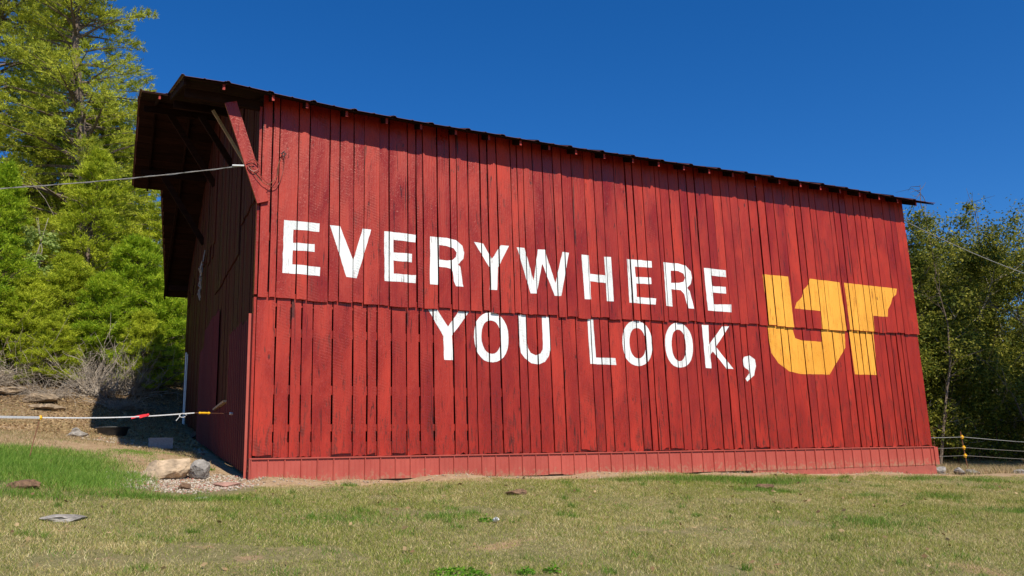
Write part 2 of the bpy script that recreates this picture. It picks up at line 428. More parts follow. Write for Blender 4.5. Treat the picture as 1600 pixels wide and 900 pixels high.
# ------------------------------------------------------------------ barn
L = 13.12; D = 13.0; RIDGE_Y = 6.5; RIDGE_Z = 8.18
EX = [-1.8, -1.17, -0.61, 0.12, 1.18, 2.29, 3.54, 5.2, 7.07, 9.0, 10.9, 13.7, 14.2]
EZ = [5.64, 5.63, 5.63, 5.57, 5.49, 5.45, 5.43, 5.39, 5.38, 5.38, 5.36, 5.29, 5.28]
EAVE_Y = -0.42; FAR_Y = 13.5; FAR_Z = 5.30
def ze(x): return float(np.interp(x, EX, EZ))
def ridge_z(x): return RIDGE_Z - 0.05*math.sin(max(0.0, min(1.0, x/L))*math.pi)
def roof_z(x, y):
    if y <= RIDGE_Y:
        return ze(x) + (ridge_z(x) - ze(x))*(y - EAVE_Y)/(RIDGE_Y - EAVE_Y)
    return ridge_z(x) + (FAR_Z - ridge_z(x))*(y - RIDGE_Y)/(FAR_Y - RIDGE_Y)
def seam(x): return float(np.interp(x, [0, 0.6, 1.5, 2.9, 5.25, 7.1, 8.9, 10.8, 13.1], [2.614, 2.603, 2.594, 2.581, 2.563, 2.585, 2.615, 2.585, 2.587]))
BAND = 0.303

barn = empty('barn', (0, 0, 0))
tag(barn, 'long red wooden barn with white slogan and orange emblem painted on its side', 'barn')

SEGS = []     # (x0bottom,x1bottom,z0,x0top,x1top,z1, y0, tilt, xc) pieces of board fronts, for the lettering
def front_plank(xa, xb, z0, z1, yb, th, gap, nseg=5, ragged=0.012, slant=0.0):
    """one board: slightly wandering edges, ragged lower end, set a little in or out"""
    xa += gap*0.5; xb -= gap*0.5
    xc = (xa+xb)/2
    y0 = yb + rnd.uniform(-0.006, 0.006); tilt = rnd.uniform(-0.045, 0.045)*min(1, 0.2/(xb-xa))
    yf = lambda x: y0 - th + tilt*(x - xc)
    zs = np.linspace(z0, z1, nseg+1)
    ea = [xa + rnd.uniform(-0.004, 0.004) for _ in zs]; eb = [xb + rnd.uniform(-0.004, 0.004) for _ in zs]
    vs = []; fs = []
    nb = 4                                        # points across the ragged lower end
    for i, z in enumerate(zs):
        for q in range(nb):
            x = ea[i] + (eb[i]-ea[i])*q/(nb-1)
            zz = z + (rnd.uniform(-ragged, ragged) if i == 0 else 0)
            vs.append((x, yf(x), zz))
        for q in range(nb):
            x = ea[i] + (eb[i]-ea[i])*q/(nb-1)
            vs.append((x, y0, vs[-nb][2]))
    n = 2*nb
    for i in range(nseg):
        a = i*n; b = a+n
        for q in range(nb-1):
            fs.append((a+q, a+q+1, b+q+1, b+q)); fs.append((a+nb+q+1, a+nb+q, b+nb+q, b+nb+q+1))
        fs.append((a+nb, a, b, b+nb)); fs.append((a+nb-1, a+2*nb-1, b+2*nb-1, b+nb-1))
    for q in range(nb-1):
        fs.append((q+1, q, nb+q, nb+q+1))
        t = nseg*n; fs.append((t+q, t+q+1, t+nb+q+1, t+nb+q))
    m = MB().add(vs, fs)
    for i in range(nseg):
        SEGS.append((ea[i], eb[i], zs[i] + (ragged if i == 0 else 0), ea[i+1], eb[i+1], zs[i+1], y0 - th, tilt, xc))
    return m.build('plank', M['red'], barn)

UPX = [0.027, 0.155, 0.262, 0.544, 0.707, 1.019, 1.17, 1.39, 1.551, 1.798, 1.946, 2.254, 2.394, 2.51, 2.746, 2.968, 3.08, 3.276, 3.495, 3.633, 3.799, 4.058, 4.173, 4.29, 4.461, 4.652, 4.845, 5.014, 5.212, 5.461, 5.65, 5.82, 6.063, 6.302, 6.454, 6.655, 6.925, 7.023, 7.22, 7.441, 7.616, 7.805, 8.028, 8.204, 8.382, 8.587, 8.769, 9.019, 9.239, 9.434, 9.64, 9.877, 10.151, 10.317, 10.541, 10.702, 11.058, 11.16, 11.336, 11.493, 11.726, 11.883, 12.021, 12.22, 12.526, 12.714, 12.86]
LOX = [0.169, 0.28, 0.491, 0.652, 0.809, 1.101, 1.405, 1.617, 1.771, 1.999, 2.232, 2.441, 2.668, 2.99, 3.204, 3.378, 3.594, 3.798, 4.123, 4.266, 4.458, 4.691, 4.912, 5.176, 5.467, 5.648, 5.81, 6.103, 6.371, 6.539, 6.665, 6.904, 7.183, 7.352, 7.57, 7.664, 8.019, 8.235, 8.43, 8.592, 8.742, 9.033, 9.235, 9.541, 9.714, 10.07, 10.255, 10.532, 10.806, 11.061, 11.232, 11.372, 11.529, 11.684, 11.854, 12.039, 12.198, 12.354, 12.505, 12.636, 12.76]

edges = [0.0] + UPX[1:] + [L]
for a, b in zip(edges[:-1], edges[1:]):
    zb = seam((a+b)/2) - 0.035 + rnd.uniform(-0.018, 0.016)
    zt = roof_z((a+b)/2, 0.0) - 0.035
    front_plank(a, b, zb, zt, -0.038, 0.024, rnd.choice([0.010, 0.013, 0.015, 0.020, 0.026]), 5, 0.006)
edges = [0.0] + LOX[1:] + [L]
for a, b in zip(edges[:-1], edges[1:]):
    xm = (a+b)/2
    g = rnd.uniform(0.014, 0.028) if xm < 6 else rnd.uniform(0.013, 0.026)
    front_plank(a, b, BAND + 0.012 + (0.03 if rnd.random() < 0.15 else 0), seam(xm) + 0.05, 0.0, 0.024, g, 5, 0.014 if rnd.random() < 0.7 else 0.03)
# rails behind the boards, painted through the gaps
for z, hgt in ((0.42, 0.20), (0.72, 0.10), (1.26, 0.13), (2.08, 0.12), (2.52, 0.12), (3.5, 0.12), (4.4, 0.12), (5.2, 0.14)):
    MB().box(0.05, L-0.05, 0.008, 0.05, z - hgt/2, z + hgt/2).build('rail', M['red'], barn)
for x in (0.10, 3.28, 6.56, 9.84, L-0.10):
    MB().box(x-0.08, x+0.08, 0.052, 0.20, -0.2, roof_z(x, 0.1) - 0.16).build('post', M['inside'], barn)
# corner board
MB().box(-0.035, 0.0, -0.022, 0.10, 2.62, 5.50).build('corner_board', M['red'], barn)
MB().box(-0.035, 0.0, -0.012, 0.12, 0.29, 2.58).build('corner_board', M['red'], barn)

# --- painted lettering, clipped to the boards so the gaps cut through it
LETTERS = [
  ('E',[(0.351,3.751),(0.873,3.746),(0.87,3.616),(0.492,3.617),(0.489,3.415),(0.809,3.418),(0.807,3.302),(0.487,3.3),(0.487,3.087),(0.893,3.075),(0.891,2.938),(0.346,2.952)],None) ,
  ('V',[(1.032,3.736),(1.186,3.733),(1.387,3.211),(1.532,3.724),(1.665,3.719),(1.443,2.939),(1.289,2.948)],None) ,
  ('E',[(1.873,3.72),(2.383,3.701),(2.377,3.583),(2.019,3.589),(2.018,3.386),(2.32,3.39),(2.312,3.255),(2.018,3.259),(2.02,3.053),(2.383,3.053),(2.374,2.927),(1.878,2.933)],None) ,
  ('R',[(2.621,3.701),(2.903,3.699),(3.052,3.672),(3.16,3.589),(3.191,3.48),(3.175,3.378),(3.08,3.271),(3.118,3.237),(3.137,3.112),(3.148,2.969),(3.166,2.919),(3.039,2.918),(3.0,2.999),(2.989,3.141),(2.963,3.199),(2.882,3.212),(2.756,3.216),(2.742,2.925),(2.607,2.927)],[(2.767,3.574),(2.901,3.567),(3.009,3.536),(3.057,3.469),(3.047,3.394),(2.992,3.343),(2.897,3.325),(2.763,3.333)]) ,
  ('Y',[(3.364,3.672),(3.523,3.659),(3.671,3.416),(3.835,3.658),(3.984,3.657),(3.775,3.276),(3.747,2.902),(3.62,2.9),(3.633,3.253)],None) ,
  ('W',[(4.124,3.647),(4.263,3.644),(4.405,3.1),(4.509,3.639),(4.638,3.644),(4.806,3.081),(4.966,3.633),(5.091,3.627),(4.906,2.871),(4.786,2.867),(4.578,3.4),(4.455,2.887),(4.344,2.88)],None) ,
  ('H',[(5.334,3.619),(5.473,3.617),(5.482,3.289),(5.782,3.285),(5.774,3.615),(5.913,3.62),(5.916,2.834),(5.786,2.833),(5.784,3.15),(5.478,3.161),(5.477,2.846),(5.354,2.845)],None) ,
  ('E',[(6.236,3.609),(6.739,3.609),(6.737,3.489),(6.387,3.483),(6.391,3.295),(6.708,3.306),(6.706,3.187),(6.394,3.183),(6.392,2.942),(6.783,2.936),(6.767,2.824),(6.236,2.833)],None) ,
  ('R',[(6.989,3.605),(7.305,3.609),(7.457,3.581),(7.564,3.483),(7.584,3.359),(7.542,3.241),(7.459,3.17),(7.511,3.108),(7.553,2.931),(7.579,2.793),(7.456,2.796),(7.418,2.924),(7.391,3.052),(7.32,3.119),(7.123,3.123),(7.123,2.811),(6.989,2.813)],[(7.14,3.466),(7.293,3.47),(7.405,3.429),(7.436,3.349),(7.391,3.274),(7.293,3.248),(7.129,3.24)]) ,
  ('E',[(7.865,3.567),(8.351,3.555),(8.35,3.427),(8.011,3.437),(8.011,3.238),(8.323,3.241),(8.322,3.114),(8.019,3.116),(8.025,2.898),(8.409,2.913),(8.399,2.773),(7.88,2.779)],None) ,
  ('Y',[(2.587,2.529),(2.734,2.529),(2.907,2.271),(3.093,2.529),(3.259,2.52),(2.97,2.129),(2.98,1.749),(2.836,1.749),(2.827,2.124)],None) ,
  ('O',[(3.941,2.144),(3.936,2.041),(3.917,1.954),(3.884,1.879),(3.841,1.819),(3.786,1.773),(3.723,1.744),(3.647,1.733),(3.57,1.74),(3.507,1.765),(3.452,1.807),(3.406,1.865),(3.372,1.936),(3.35,2.02),(3.341,2.121),(3.345,2.223),(3.363,2.309),(3.393,2.383),(3.436,2.445),(3.49,2.492),(3.553,2.523),(3.629,2.536),(3.707,2.531),(3.772,2.506),(3.829,2.464),(3.875,2.406),(3.91,2.333),(3.932,2.247)],[(3.805,2.143),(3.802,2.073),(3.792,2.016),(3.774,1.966),(3.75,1.925),(3.72,1.894),(3.685,1.875),(3.642,1.868),(3.599,1.873),(3.564,1.89),(3.533,1.918),(3.507,1.957),(3.488,2.005),(3.475,2.062),(3.47,2.13),(3.472,2.198),(3.482,2.256),(3.499,2.306),(3.523,2.347),(3.553,2.378),(3.588,2.398),(3.631,2.407),(3.674,2.402),(3.71,2.386),(3.742,2.357),(3.768,2.318),(3.787,2.269),(3.8,2.212)]) ,
  ('U',[(4.131,2.522),(4.263,2.52),(4.265,2.125),(4.281,1.984),(4.326,1.907),(4.419,1.87),(4.502,1.897),(4.545,1.969),(4.555,2.072),(4.556,2.511),(4.687,2.512),(4.691,1.99),(4.657,1.862),(4.58,1.766),(4.465,1.721),(4.336,1.739),(4.219,1.811),(4.154,1.902),(4.133,2.011)],None) ,
  ('L',[(5.407,2.515),(5.52,2.512),(5.533,1.863),(5.912,1.865),(5.922,1.747),(5.418,1.755)],None) ,
  ('O',[(6.665,2.142),(6.658,2.04),(6.637,1.956),(6.603,1.883),(6.558,1.823),(6.503,1.779),(6.438,1.751),(6.362,1.74),(6.286,1.747),(6.222,1.771),(6.168,1.813),(6.124,1.869),(6.091,1.939),(6.071,2.021),(6.064,2.12),(6.07,2.22),(6.09,2.304),(6.122,2.378),(6.166,2.438),(6.221,2.484),(6.285,2.514),(6.362,2.526),(6.439,2.521),(6.504,2.497),(6.559,2.455),(6.605,2.398),(6.638,2.327),(6.658,2.243)],[(6.536,2.142),(6.532,2.074),(6.521,2.017),(6.502,1.968),(6.477,1.927),(6.447,1.898),(6.412,1.879),(6.37,1.871),(6.328,1.876),(6.293,1.893),(6.264,1.921),(6.239,1.96),(6.222,2.007),(6.211,2.063),(6.207,2.13),(6.211,2.198),(6.222,2.254),(6.241,2.304),(6.265,2.344),(6.295,2.375),(6.33,2.394),(6.372,2.402),(6.415,2.398),(6.45,2.381),(6.48,2.353),(6.504,2.314),(6.522,2.266),(6.533,2.21)]) ,
  ('O',[(7.522,2.139),(7.514,2.036),(7.492,1.951),(7.458,1.877),(7.413,1.817),(7.358,1.772),(7.294,1.744),(7.219,1.733),(7.144,1.74),(7.082,1.765),(7.029,1.807),(6.986,1.864),(6.954,1.935),(6.935,2.018),(6.929,2.118),(6.936,2.219),(6.957,2.304),(6.99,2.378),(7.034,2.439),(7.088,2.486),(7.151,2.516),(7.228,2.528),(7.304,2.522),(7.367,2.498),(7.422,2.456),(7.465,2.398),(7.498,2.326),(7.517,2.241)],[(7.372,2.132),(7.367,2.06),(7.355,2.0),(7.337,1.949),(7.314,1.907),(7.285,1.875),(7.253,1.856),(7.214,1.848),(7.175,1.854),(7.144,1.871),(7.117,1.901),(7.095,1.942),(7.079,1.992),(7.07,2.051),(7.068,2.121),(7.073,2.193),(7.084,2.252),(7.101,2.304),(7.125,2.347),(7.153,2.379),(7.186,2.399),(7.225,2.407),(7.263,2.402),(7.296,2.385),(7.323,2.355),(7.345,2.314),(7.361,2.263),(7.37,2.203)]) ,
  ('K',[(7.746,2.519),(7.89,2.516),(7.876,2.17),(8.196,2.507),(8.348,2.513),(8.02,2.127),(8.366,1.735),(8.216,1.737),(7.945,2.044),(7.881,1.978),(7.884,1.739),(7.757,1.743)],None) ,
  (',',[(8.577,1.856),(8.629,1.961),(8.762,1.994),(8.874,1.926),(8.886,1.801),(8.826,1.633),(8.657,1.514),(8.622,1.567),(8.726,1.673),(8.717,1.726),(8.634,1.766)],None) ,
  ('UT_U',[(9.213,3.542),(9.821,3.537),(9.833,3.031),(9.846,2.484),(9.878,2.357),(10.038,2.319),(10.52,2.308),(10.53,2.618),(10.535,2.904),(9.912,2.925),(9.966,3.038),(10.115,3.157),(10.167,3.301),(10.307,3.417),(10.349,3.532),(11.112,3.509),(11.139,3.021),(11.152,2.592),(11.117,2.218),(10.799,1.88),(10.635,1.682),(9.921,1.68),(9.651,1.725),(9.413,1.87),(9.277,2.055),(9.247,2.333),(9.235,2.638)],None) ,
  ('UT_T',[(11.229,3.508),(12.647,3.476),(12.608,3.352),(12.482,3.275),(12.423,3.145),(12.329,3.029),(12.296,2.875),(11.901,2.875),(11.884,2.433),(11.855,1.702),(11.272,1.7),(11.251,2.596)],None) ,
]

def clip_half(poly, a, b):
    """keep what lies left of a->b"""
    out = []
    def side(p): return (b[0]-a[0])*(p[1]-a[1]) - (b[1]-a[1])*(p[0]-a[0])
    for i in range(len(poly)):
        p, q = poly[i], poly[(i+1) % len(poly)]
        sp_, sq = side(p), side(q)
        if sp_ >= 0: out.append(p)
        if (sp_ >= 0) != (sq >= 0):
            t = sp_/(sp_-sq); out.append((p[0]+(q[0]-p[0])*t, p[1]+(q[1]-p[1])*t))
    return out
def rough_outline(pts):
    out = []
    for i in range(len(pts)):
        p, q = pts[i], pts[(i+1) % len(pts)]
        d = math.hypot(q[0]-p[0], q[1]-p[1]); n = max(1, int(d/0.07))
        for k in range(n):
            t = k/n; j = 0.0025 if k == 0 else 0.0035
            out.append((p[0]+(q[0]-p[0])*t + rnd.uniform(-j, j), p[1]+(q[1]-p[1])*t + rnd.uniform(-j, j)))
    return out
WORDS = ['first letter E of the upper line', 'letter V', 'second letter E of the upper line', 'first letter R', 'letter Y of the upper line', 'letter W', 'letter H',
         'third letter E of the upper line', 'second letter R', 'last letter E of the upper line', 'letter Y of the lower line', 'first letter O', 'letter U of the lower line',
         'letter L', 'second letter O', 'third letter O', 'letter K', 'comma', 'orange letter U of the emblem', 'orange letter T of the emblem']
for k, (ch, outer, hole) in enumerate(LETTERS):
    loops = [rough_outline(outer)] + ([rough_outline(hole)] if hole else [])
    flat = [p for lp in loops for p in lp]
    tris = tessellate_polygon([[Vector((x, z, 0)) for x, z in lp] for lp in loops])
    mb = MB()
    for tri in tris:
        T = [flat[i] for i in tri]
        if (T[1][0]-T[0][0])*(T[2][1]-T[0][1]) - (T[1][1]-T[0][1])*(T[2][0]-T[0][0]) < 0: T.reverse()
        tx0, tx1 = min(p[0] for p in T), max(p[0] for p in T); tz0, tz1 = min(p[1] for p in T), max(p[1] for p in T)
        for (a0, b0, z0, a1, b1, z1, yf, tilt, xc) in SEGS:
            if tx1 < min(a0, a1) or tx0 > max(b0, b1) or tz1 < z0 or tz0 > z1: continue
            # lower boards vanish behind the upper boards' overlap
            P = T
            for e0, e1 in (((a0, z0), (b0, z0)), ((b0, z0), (b1, z1)), ((b1, z1), (a1, z1)), ((a1, z1), (a0, z0))):
                P = clip_half(P, e0, e1)
                if len(P) < 3: break
            if len(P) < 3: continue
            mb.add([(x, yf + tilt*(x - xc) - 0.0016, z) for x, z in P], [tuple(range(len(P)))])
    if ch.startswith('UT'): o = mb.build('painted_emblem_letter', M['yellow_paint'], barn)
    else: o = mb.build('painted_comma' if ch == ',' else 'painted_letter', M['white_paint'], barn)
    o['label'] = ('' if ch.startswith('UT') else 'white painted ') + WORDS[k]

# --- ribbed metal skirt below the boards
BBX = [0, 2.27, 4.82, 4.83, 4.99, 6.25, 7.4, 9.8, 11.4, 13.2]; BBZ = [-0.01, -0.025, -0.03, -0.045, -0.045, -0.058, -0.058, -0.058, -0.05, -0.05]
def rib_panel(n_ribs, pitch, z0f, z1f, along='x', start=0.0, off=0.0, rib=0.019, rw=0.02, outward=-1):
    """ribbed sheet as a folded strip with a little thickness"""
    prof = []
    for i in range(n_ribs):
        s = i*pitch
        prof += [(s, 0), (s+rw*0.35, rib), (s+rw*0.9, rib), (s+rw*1.25, 0)]
        for m_ in (0.38, 0.66): prof += [(s+pitch*m_, 0), (s+pitch*m_+0.006, 0.003), (s+pitch*m_+0.014, 0.003), (s+pitch*m_+0.02, 0)]
    prof.append((n_ribs*pitch - 0.001, 0))
    vs = []; fs = []; n = len(prof)
    for zf, in ((z0f,), (z1f,)):
        for back in (0, 1):
            for s, d in prof:
                u = start + s; v = off + outward*(d if not back else d - 0.003)
                vs.append((u, v, zf(u)) if along == 'x' else (v, u, zf(u)))
    for i in range(n-1):
        fs.append((i, i+1, 2*n+i+1, 2*n+i)); fs.append((n+i+1, n+i, 3*n+i, 3*n+i+1)); fs.append((i+1, i, n+i, n+i+1)); fs.append((2*n+i, 2*n+i+1, 3*n+i+1, 3*n+i))
    fs.append((0, 2*n, 3*n, n)); fs.append((n-1, 2*n-1, 4*n-1, 3*n-1))
    return MB().add(vs, fs)
x = -0.02; pw = 0.2286
k = 0
while x < L - 0.05:
    n = min(4, int(round((L + 0.02 - x)/pw)))
    if n < 1: break
    dz = rnd.uniform(-0.006, 0.006)
    rib_panel(n, pw, lambda u: float(np.interp(u, BBX, BBZ)) + dz, lambda u: BAND - 0.012, 'x', x, -0.042 - 0.0016*(k % 2)).build('metal_panel', M['metal_red'], barn)
    x += n*pw; k += 1
MB().box(-0.035, L+0.02, -0.068, -0.002, BAND-0.014, BAND+0.004).build('flashing', M['metal_red'], barn)
MB().box(-0.035, -0.021, -0.064, 0.05, -0.01, BAND-0.0145).build('corner_trim', M['metal_red'], barn)
MB().box(L-0.012, L+0.02, -0.066, 0.05, -0.05, BAND-0.0145).build('corner_trim', M['metal_red'], barn)
for a, b in ((8.6, 10.3), (10.305, 11.9), (11.905, L+0.015)):
    MB().box(a, b, -0.036, 0.25, -0.42, -0.052 + 0.004).build('foundation_block', M['masonry'], barn)
MB().box(0.0, 8.59, 0.0, 0.25, -0.42, 0.2).build('foundation', M['inside'], barn)
MB().box(3.7, 4.95, -0.040, -0.002, -0.105, -0.052).build('sill_board', M['pale_wood'], barn)

# --- gable end
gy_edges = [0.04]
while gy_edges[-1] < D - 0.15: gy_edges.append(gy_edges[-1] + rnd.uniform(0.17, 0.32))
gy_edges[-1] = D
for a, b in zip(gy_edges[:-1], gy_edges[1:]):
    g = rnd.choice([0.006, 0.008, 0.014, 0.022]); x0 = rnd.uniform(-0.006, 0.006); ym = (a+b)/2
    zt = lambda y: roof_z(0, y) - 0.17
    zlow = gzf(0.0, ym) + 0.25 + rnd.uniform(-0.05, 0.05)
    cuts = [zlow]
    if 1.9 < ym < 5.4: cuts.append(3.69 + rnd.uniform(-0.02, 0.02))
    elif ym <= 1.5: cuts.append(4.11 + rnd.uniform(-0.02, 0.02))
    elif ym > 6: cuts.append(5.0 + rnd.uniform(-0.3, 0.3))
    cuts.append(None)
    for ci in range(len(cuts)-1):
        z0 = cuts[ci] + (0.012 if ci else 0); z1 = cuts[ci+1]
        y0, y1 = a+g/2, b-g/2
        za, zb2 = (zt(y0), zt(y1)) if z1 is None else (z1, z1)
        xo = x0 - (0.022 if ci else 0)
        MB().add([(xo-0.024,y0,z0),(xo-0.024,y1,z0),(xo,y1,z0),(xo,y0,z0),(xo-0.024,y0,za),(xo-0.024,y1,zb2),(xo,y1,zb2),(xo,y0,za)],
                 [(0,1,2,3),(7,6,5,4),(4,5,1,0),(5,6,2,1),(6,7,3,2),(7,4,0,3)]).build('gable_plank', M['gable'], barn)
for z in (1.2, 2.3, 3.6, 4.9):
    MB().box(0.012, 0.05, 0.06, D-0.1, z-0.06, z+0.06).build('rail', M['inside'], barn)
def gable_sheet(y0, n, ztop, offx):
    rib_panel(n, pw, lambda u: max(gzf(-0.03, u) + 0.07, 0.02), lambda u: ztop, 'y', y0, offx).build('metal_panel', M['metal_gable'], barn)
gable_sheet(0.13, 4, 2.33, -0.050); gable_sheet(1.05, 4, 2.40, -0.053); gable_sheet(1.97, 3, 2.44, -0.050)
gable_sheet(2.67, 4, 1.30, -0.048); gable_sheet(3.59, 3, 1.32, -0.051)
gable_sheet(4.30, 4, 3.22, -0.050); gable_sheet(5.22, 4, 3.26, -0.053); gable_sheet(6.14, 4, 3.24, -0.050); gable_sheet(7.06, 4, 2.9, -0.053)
MB().box(-0.082, -0.034, 0.105, 0.128, 0.02, 2.36).build('corner_trim', M['metal_red'], barn)
MB().box(-0.10, -0.03, 2.67, 4.28, 1.325, 1.36).build('ledge_board', M['pale_wood'], barn)
MB().tube([(-0.08, 11.6, 1.6), (-0.08, 11.62, 3.45)], 0.020, 8).build('white_pipe', M['porcelain'], barn)
MB().tube([(-0.08, 11.25, 1.55), (-0.07, 11.27, 3.35)], 0.012, 8).build('white_pipe', M['porcelain'], barn)
# hidden sides close the building
MB().add([(L-0.03,0.06,-0.3),(L-0.03,D,0.0),(L-0.03,D,roof_z(L,D)-0.12),(L-0.03,RIDGE_Y,roof_z(L,RIDGE_Y)-0.15),(L-0.03,0.06,roof_z(L,0.06)-0.12)], [(0,1,2,3,4)]).build('end_wall', M['gable'], barn)
MB().box(0.0, L-0.04, D, D+0.03, 0.0, FAR_Z + 0.05).build('rear_wall', M['gable'], barn)

# --- roof: rafters, outlookers, sheathing, sheets
def left_edge(y):
    if y < 3.9: return -1.18
    if y < 9.2: return -1.66
    return -1.03 + (y - 9.2)/(13.5 - 9.2)*0.44
RIGHT = 13.69
tails = [0.1, 0.6, 1.2, 1.83, 2.39, 2.98, 3.56, 4.12, 4.66, 5.16, 5.72, 6.3, 6.83, 7.38, 7.93, 8.49, 9.03, 9.58, 10.09, 10.6, 11.12, 11.62, 12.14, 12.66, 13.19]
def rafter(x, ya, yb, mat):
    d = 0.088
    za, zb = roof_z(x, ya) - 0.034, roof_z(x, yb) - 0.034
    w = 0.018
    MB().add([(x-w,ya,za-d),(x+w,ya,za-d),(x+w,ya,za),(x-w,ya,za),(x-w,yb,zb-d),(x+w,yb,zb-d),(x+w,yb,zb),(x-w,yb,zb)],
             [(0,1,2,3),(7,6,5,4),(1,0,4,5),(2,1,5,6),(3,2,6,7),(0,3,7,4)]).build('rafter', [M['old_wood'], M['red_wood']], barn).data.polygons[0].material_index = 1 if mat is M['red_wood'] else 0
for x in tails + [-0.6]:
    rafter(x, -0.345 + rnd.uniform(-0.02, 0.012), RIDGE_Y, M['red_wood'] if x > -0.7 else M['old_wood'])
    rafter(x, RIDGE_Y, 13.42, M['old_wood'])
rafter(-1.12, -0.30, 3.95, M['old_wood']); rafter(-1.32, 3.93, RIDGE_Y, M['red_wood']); rafter(-1.32, RIDGE_Y, 9.15, M['old_wood']); rafter(-0.62, 9.15, 13.3, M['old_wood'])
def outlooker(y, x0, zoff=0.16, h=0.14):
    xs = np.linspace(x0, 0.6, 4); mb = MB()
    pts = [(x, y, roof_z(x, y) - zoff - h/2) for x in xs]
    for p, q in zip(pts[:-1], pts[1:]): mb.bar(p, q, 0.06, h)
    mb.build('outlooker', M['old_wood'], barn)
for y, x0 in ((0.03, -1.1), (3.3, -1.1), (6.42, -1.55), (8.4, -1.5), (12.7, -0.55)): outlooker(y, x0)
# braces under the overhang
MB().bar((0.035, -0.085, 3.98), (-0.47, -0.085, 5.47), 0.045, 0.17, (1,0,0.3)).build('brace', M['red'], barn)
MB().bar((-0.03, 3.3, 5.72), (-0.62, 3.3, 6.62), 0.05, 0.11, (1,0,0.3)).build('brace', M['old_wood'], barn)
MB().bar((-0.03, 1.2, 4.95), (-0.60, 1.2, 5.86), 0.03, 0.045, (1,0,0.3)).build('brace', M['pale_wood'], barn)  # thin extra bar; its pale colour stands in for a brace's sunlit edge
MB().bar((-0.03, 6.42, 6.36), (-1.02, 6.42, 7.88), 0.05, 0.13, (1,0,0.3)).build('brace', M['old_wood'], barn)
MB().bar((-0.03, 8.4, 5.56), (-1.09, 8.4, 7.26), 0.05, 0.13, (1,0,0.3)).build('brace', M['old_wood'], barn)
# sheathing boards run the length of the roof
def sheath(y0, y1):
    ym = (y0+y1)/2; xl = max(left_edge(y0+0.01), left_edge(y1-0.01)) + 0.02 + rnd.uniform(0, 0.02)
    xs = [xl] + [e for e in EX if e > xl + 0.1 and e < RIGHT - 0.1] + [RIGHT - 0.02]
    vs = []; fs = []
    for x in xs:
        vs += [(x,y0,roof_z(x,y0)-0.033),(x,y1,roof_z(x,y1)-0.033),(x,y1,roof_z(x,y1)-0.009),(x,y0,roof_z(x,y0)-0.009)]
    for i in range(len(xs)-1):
        a = 4*i; b = a+4
        fs += [(a+1,a,b,b+1),(a+2,a+1,b+1,b+2),(a+3,a+2,b+2,b+3),(a,a+3,b+3,b)]
    fs += [(0,1,2,3), tuple(4*(len(xs)-1)+i for i in (3,2,1,0))]
    MB().add(vs, fs).build('sheathing_board', M['old_wood'], barn)
ys = list(np.linspace(-0.385, 3.9, 18)) + list(np.linspace(3.9, RIDGE_Y, 12))[1:] + list(np.linspace(RIDGE_Y, 9.2, 12))[1:] + list(np.linspace(9.2, 13.44, 18))[1:]
for a, b in zip(ys[:-1], ys[1:]): sheath(a + 0.006, b - 0.006)
# metal sheets, each with a raised seam on its edges
def roof_sheet(x0, x1, ya, yb, x0b=None):
    x0b = x0 if x0b is None else x0b
    vs = []; fs = []
    yy = [ya, (ya+yb)/2, yb]
    jit = rnd.uniform(-0.015, 0.01)
    for i, y in enumerate(yy):
        s = i/2
        a = x0 + (x0b - x0)*s; w = x1 - a
        for k, (u, hgt) in enumerate(((0,0.028),(0.03,0.028),(0.05,0.004),(w*0.5-0.02,0.004),(w*0.5,0.016),(w*0.5+0.02,0.004),(w-0.05,0.004),(w-0.03,0.020),(w-0.004,0.020))):
            xx = a + u; y2 = y + (jit if (i == 0 and ya < 0) or (i == 2 and yb > 13) else 0)
            vs.append((xx, y2, roof_z(xx, y) + hgt - (0.006 if y < 0 else 0)))
    n = 9
    top = len(vs)
    vs += [(p[0], p[1], p[2] - 0.004) for p in vs]
    for i in range(2):
        for k in range(n-1):
            a = i*n+k
            fs.append((a, a+1, a+n+1, a+n)); fs.append((top+a+1, top+a, top+a+n, top+a+n+1))
    for k in range(n-1):
        fs.append((k+1, k, top+k, top+k+1)); a = 2*n+k; fs.append((a, a+1, top+a+1, top+a))
    for i in range(2):
        fs.append((i*n, i*n+n, top+i*n+n, top+i*n)); fs.append((i*n+n-1+n, i*n+n-1, top+i*n+n-1, top+i*n+n-1+n))
    MB().add(vs, fs).build('roof_sheet', M['roof_metal'], barn)
xs = np.linspace(-1.18, RIGHT, 25)
for a, b in zip(xs[:-1], xs[1:]): roof_sheet(a, b, EAVE_Y, RIDGE_Y)
roof_sheet(-1.67, -1.18, 3.9, RIDGE_Y)
xs = np.linspace(-0.58, RIGHT, 24)
for a, b in zip(xs[:-1], xs[1:]): roof_sheet(a, b, RIDGE_Y, FAR_Y)
roof_sheet(-1.67, -1.12, RIDGE_Y, 9.2); roof_sheet(-1.12, -0.58, RIDGE_Y, 9.2); roof_sheet(-1.03, -0.58, 9.2, FAR_Y - 0.02, -0.60)
mb = MB()
for s in (-1, 1):
    mb.add([(-1.68, RIDGE_Y, ridge_z(0)+0.05), (RIGHT+0.01, RIDGE_Y, ridge_z(L)+0.05), (RIGHT+0.01, RIDGE_Y+s*0.2, ridge_z(L)-0.04), (-1.68, RIDGE_Y+s*0.2, ridge_z(0)-0.04)], [(0,1,2,3)])
mb.build('ridge_cap', M['roof_metal'], barn)

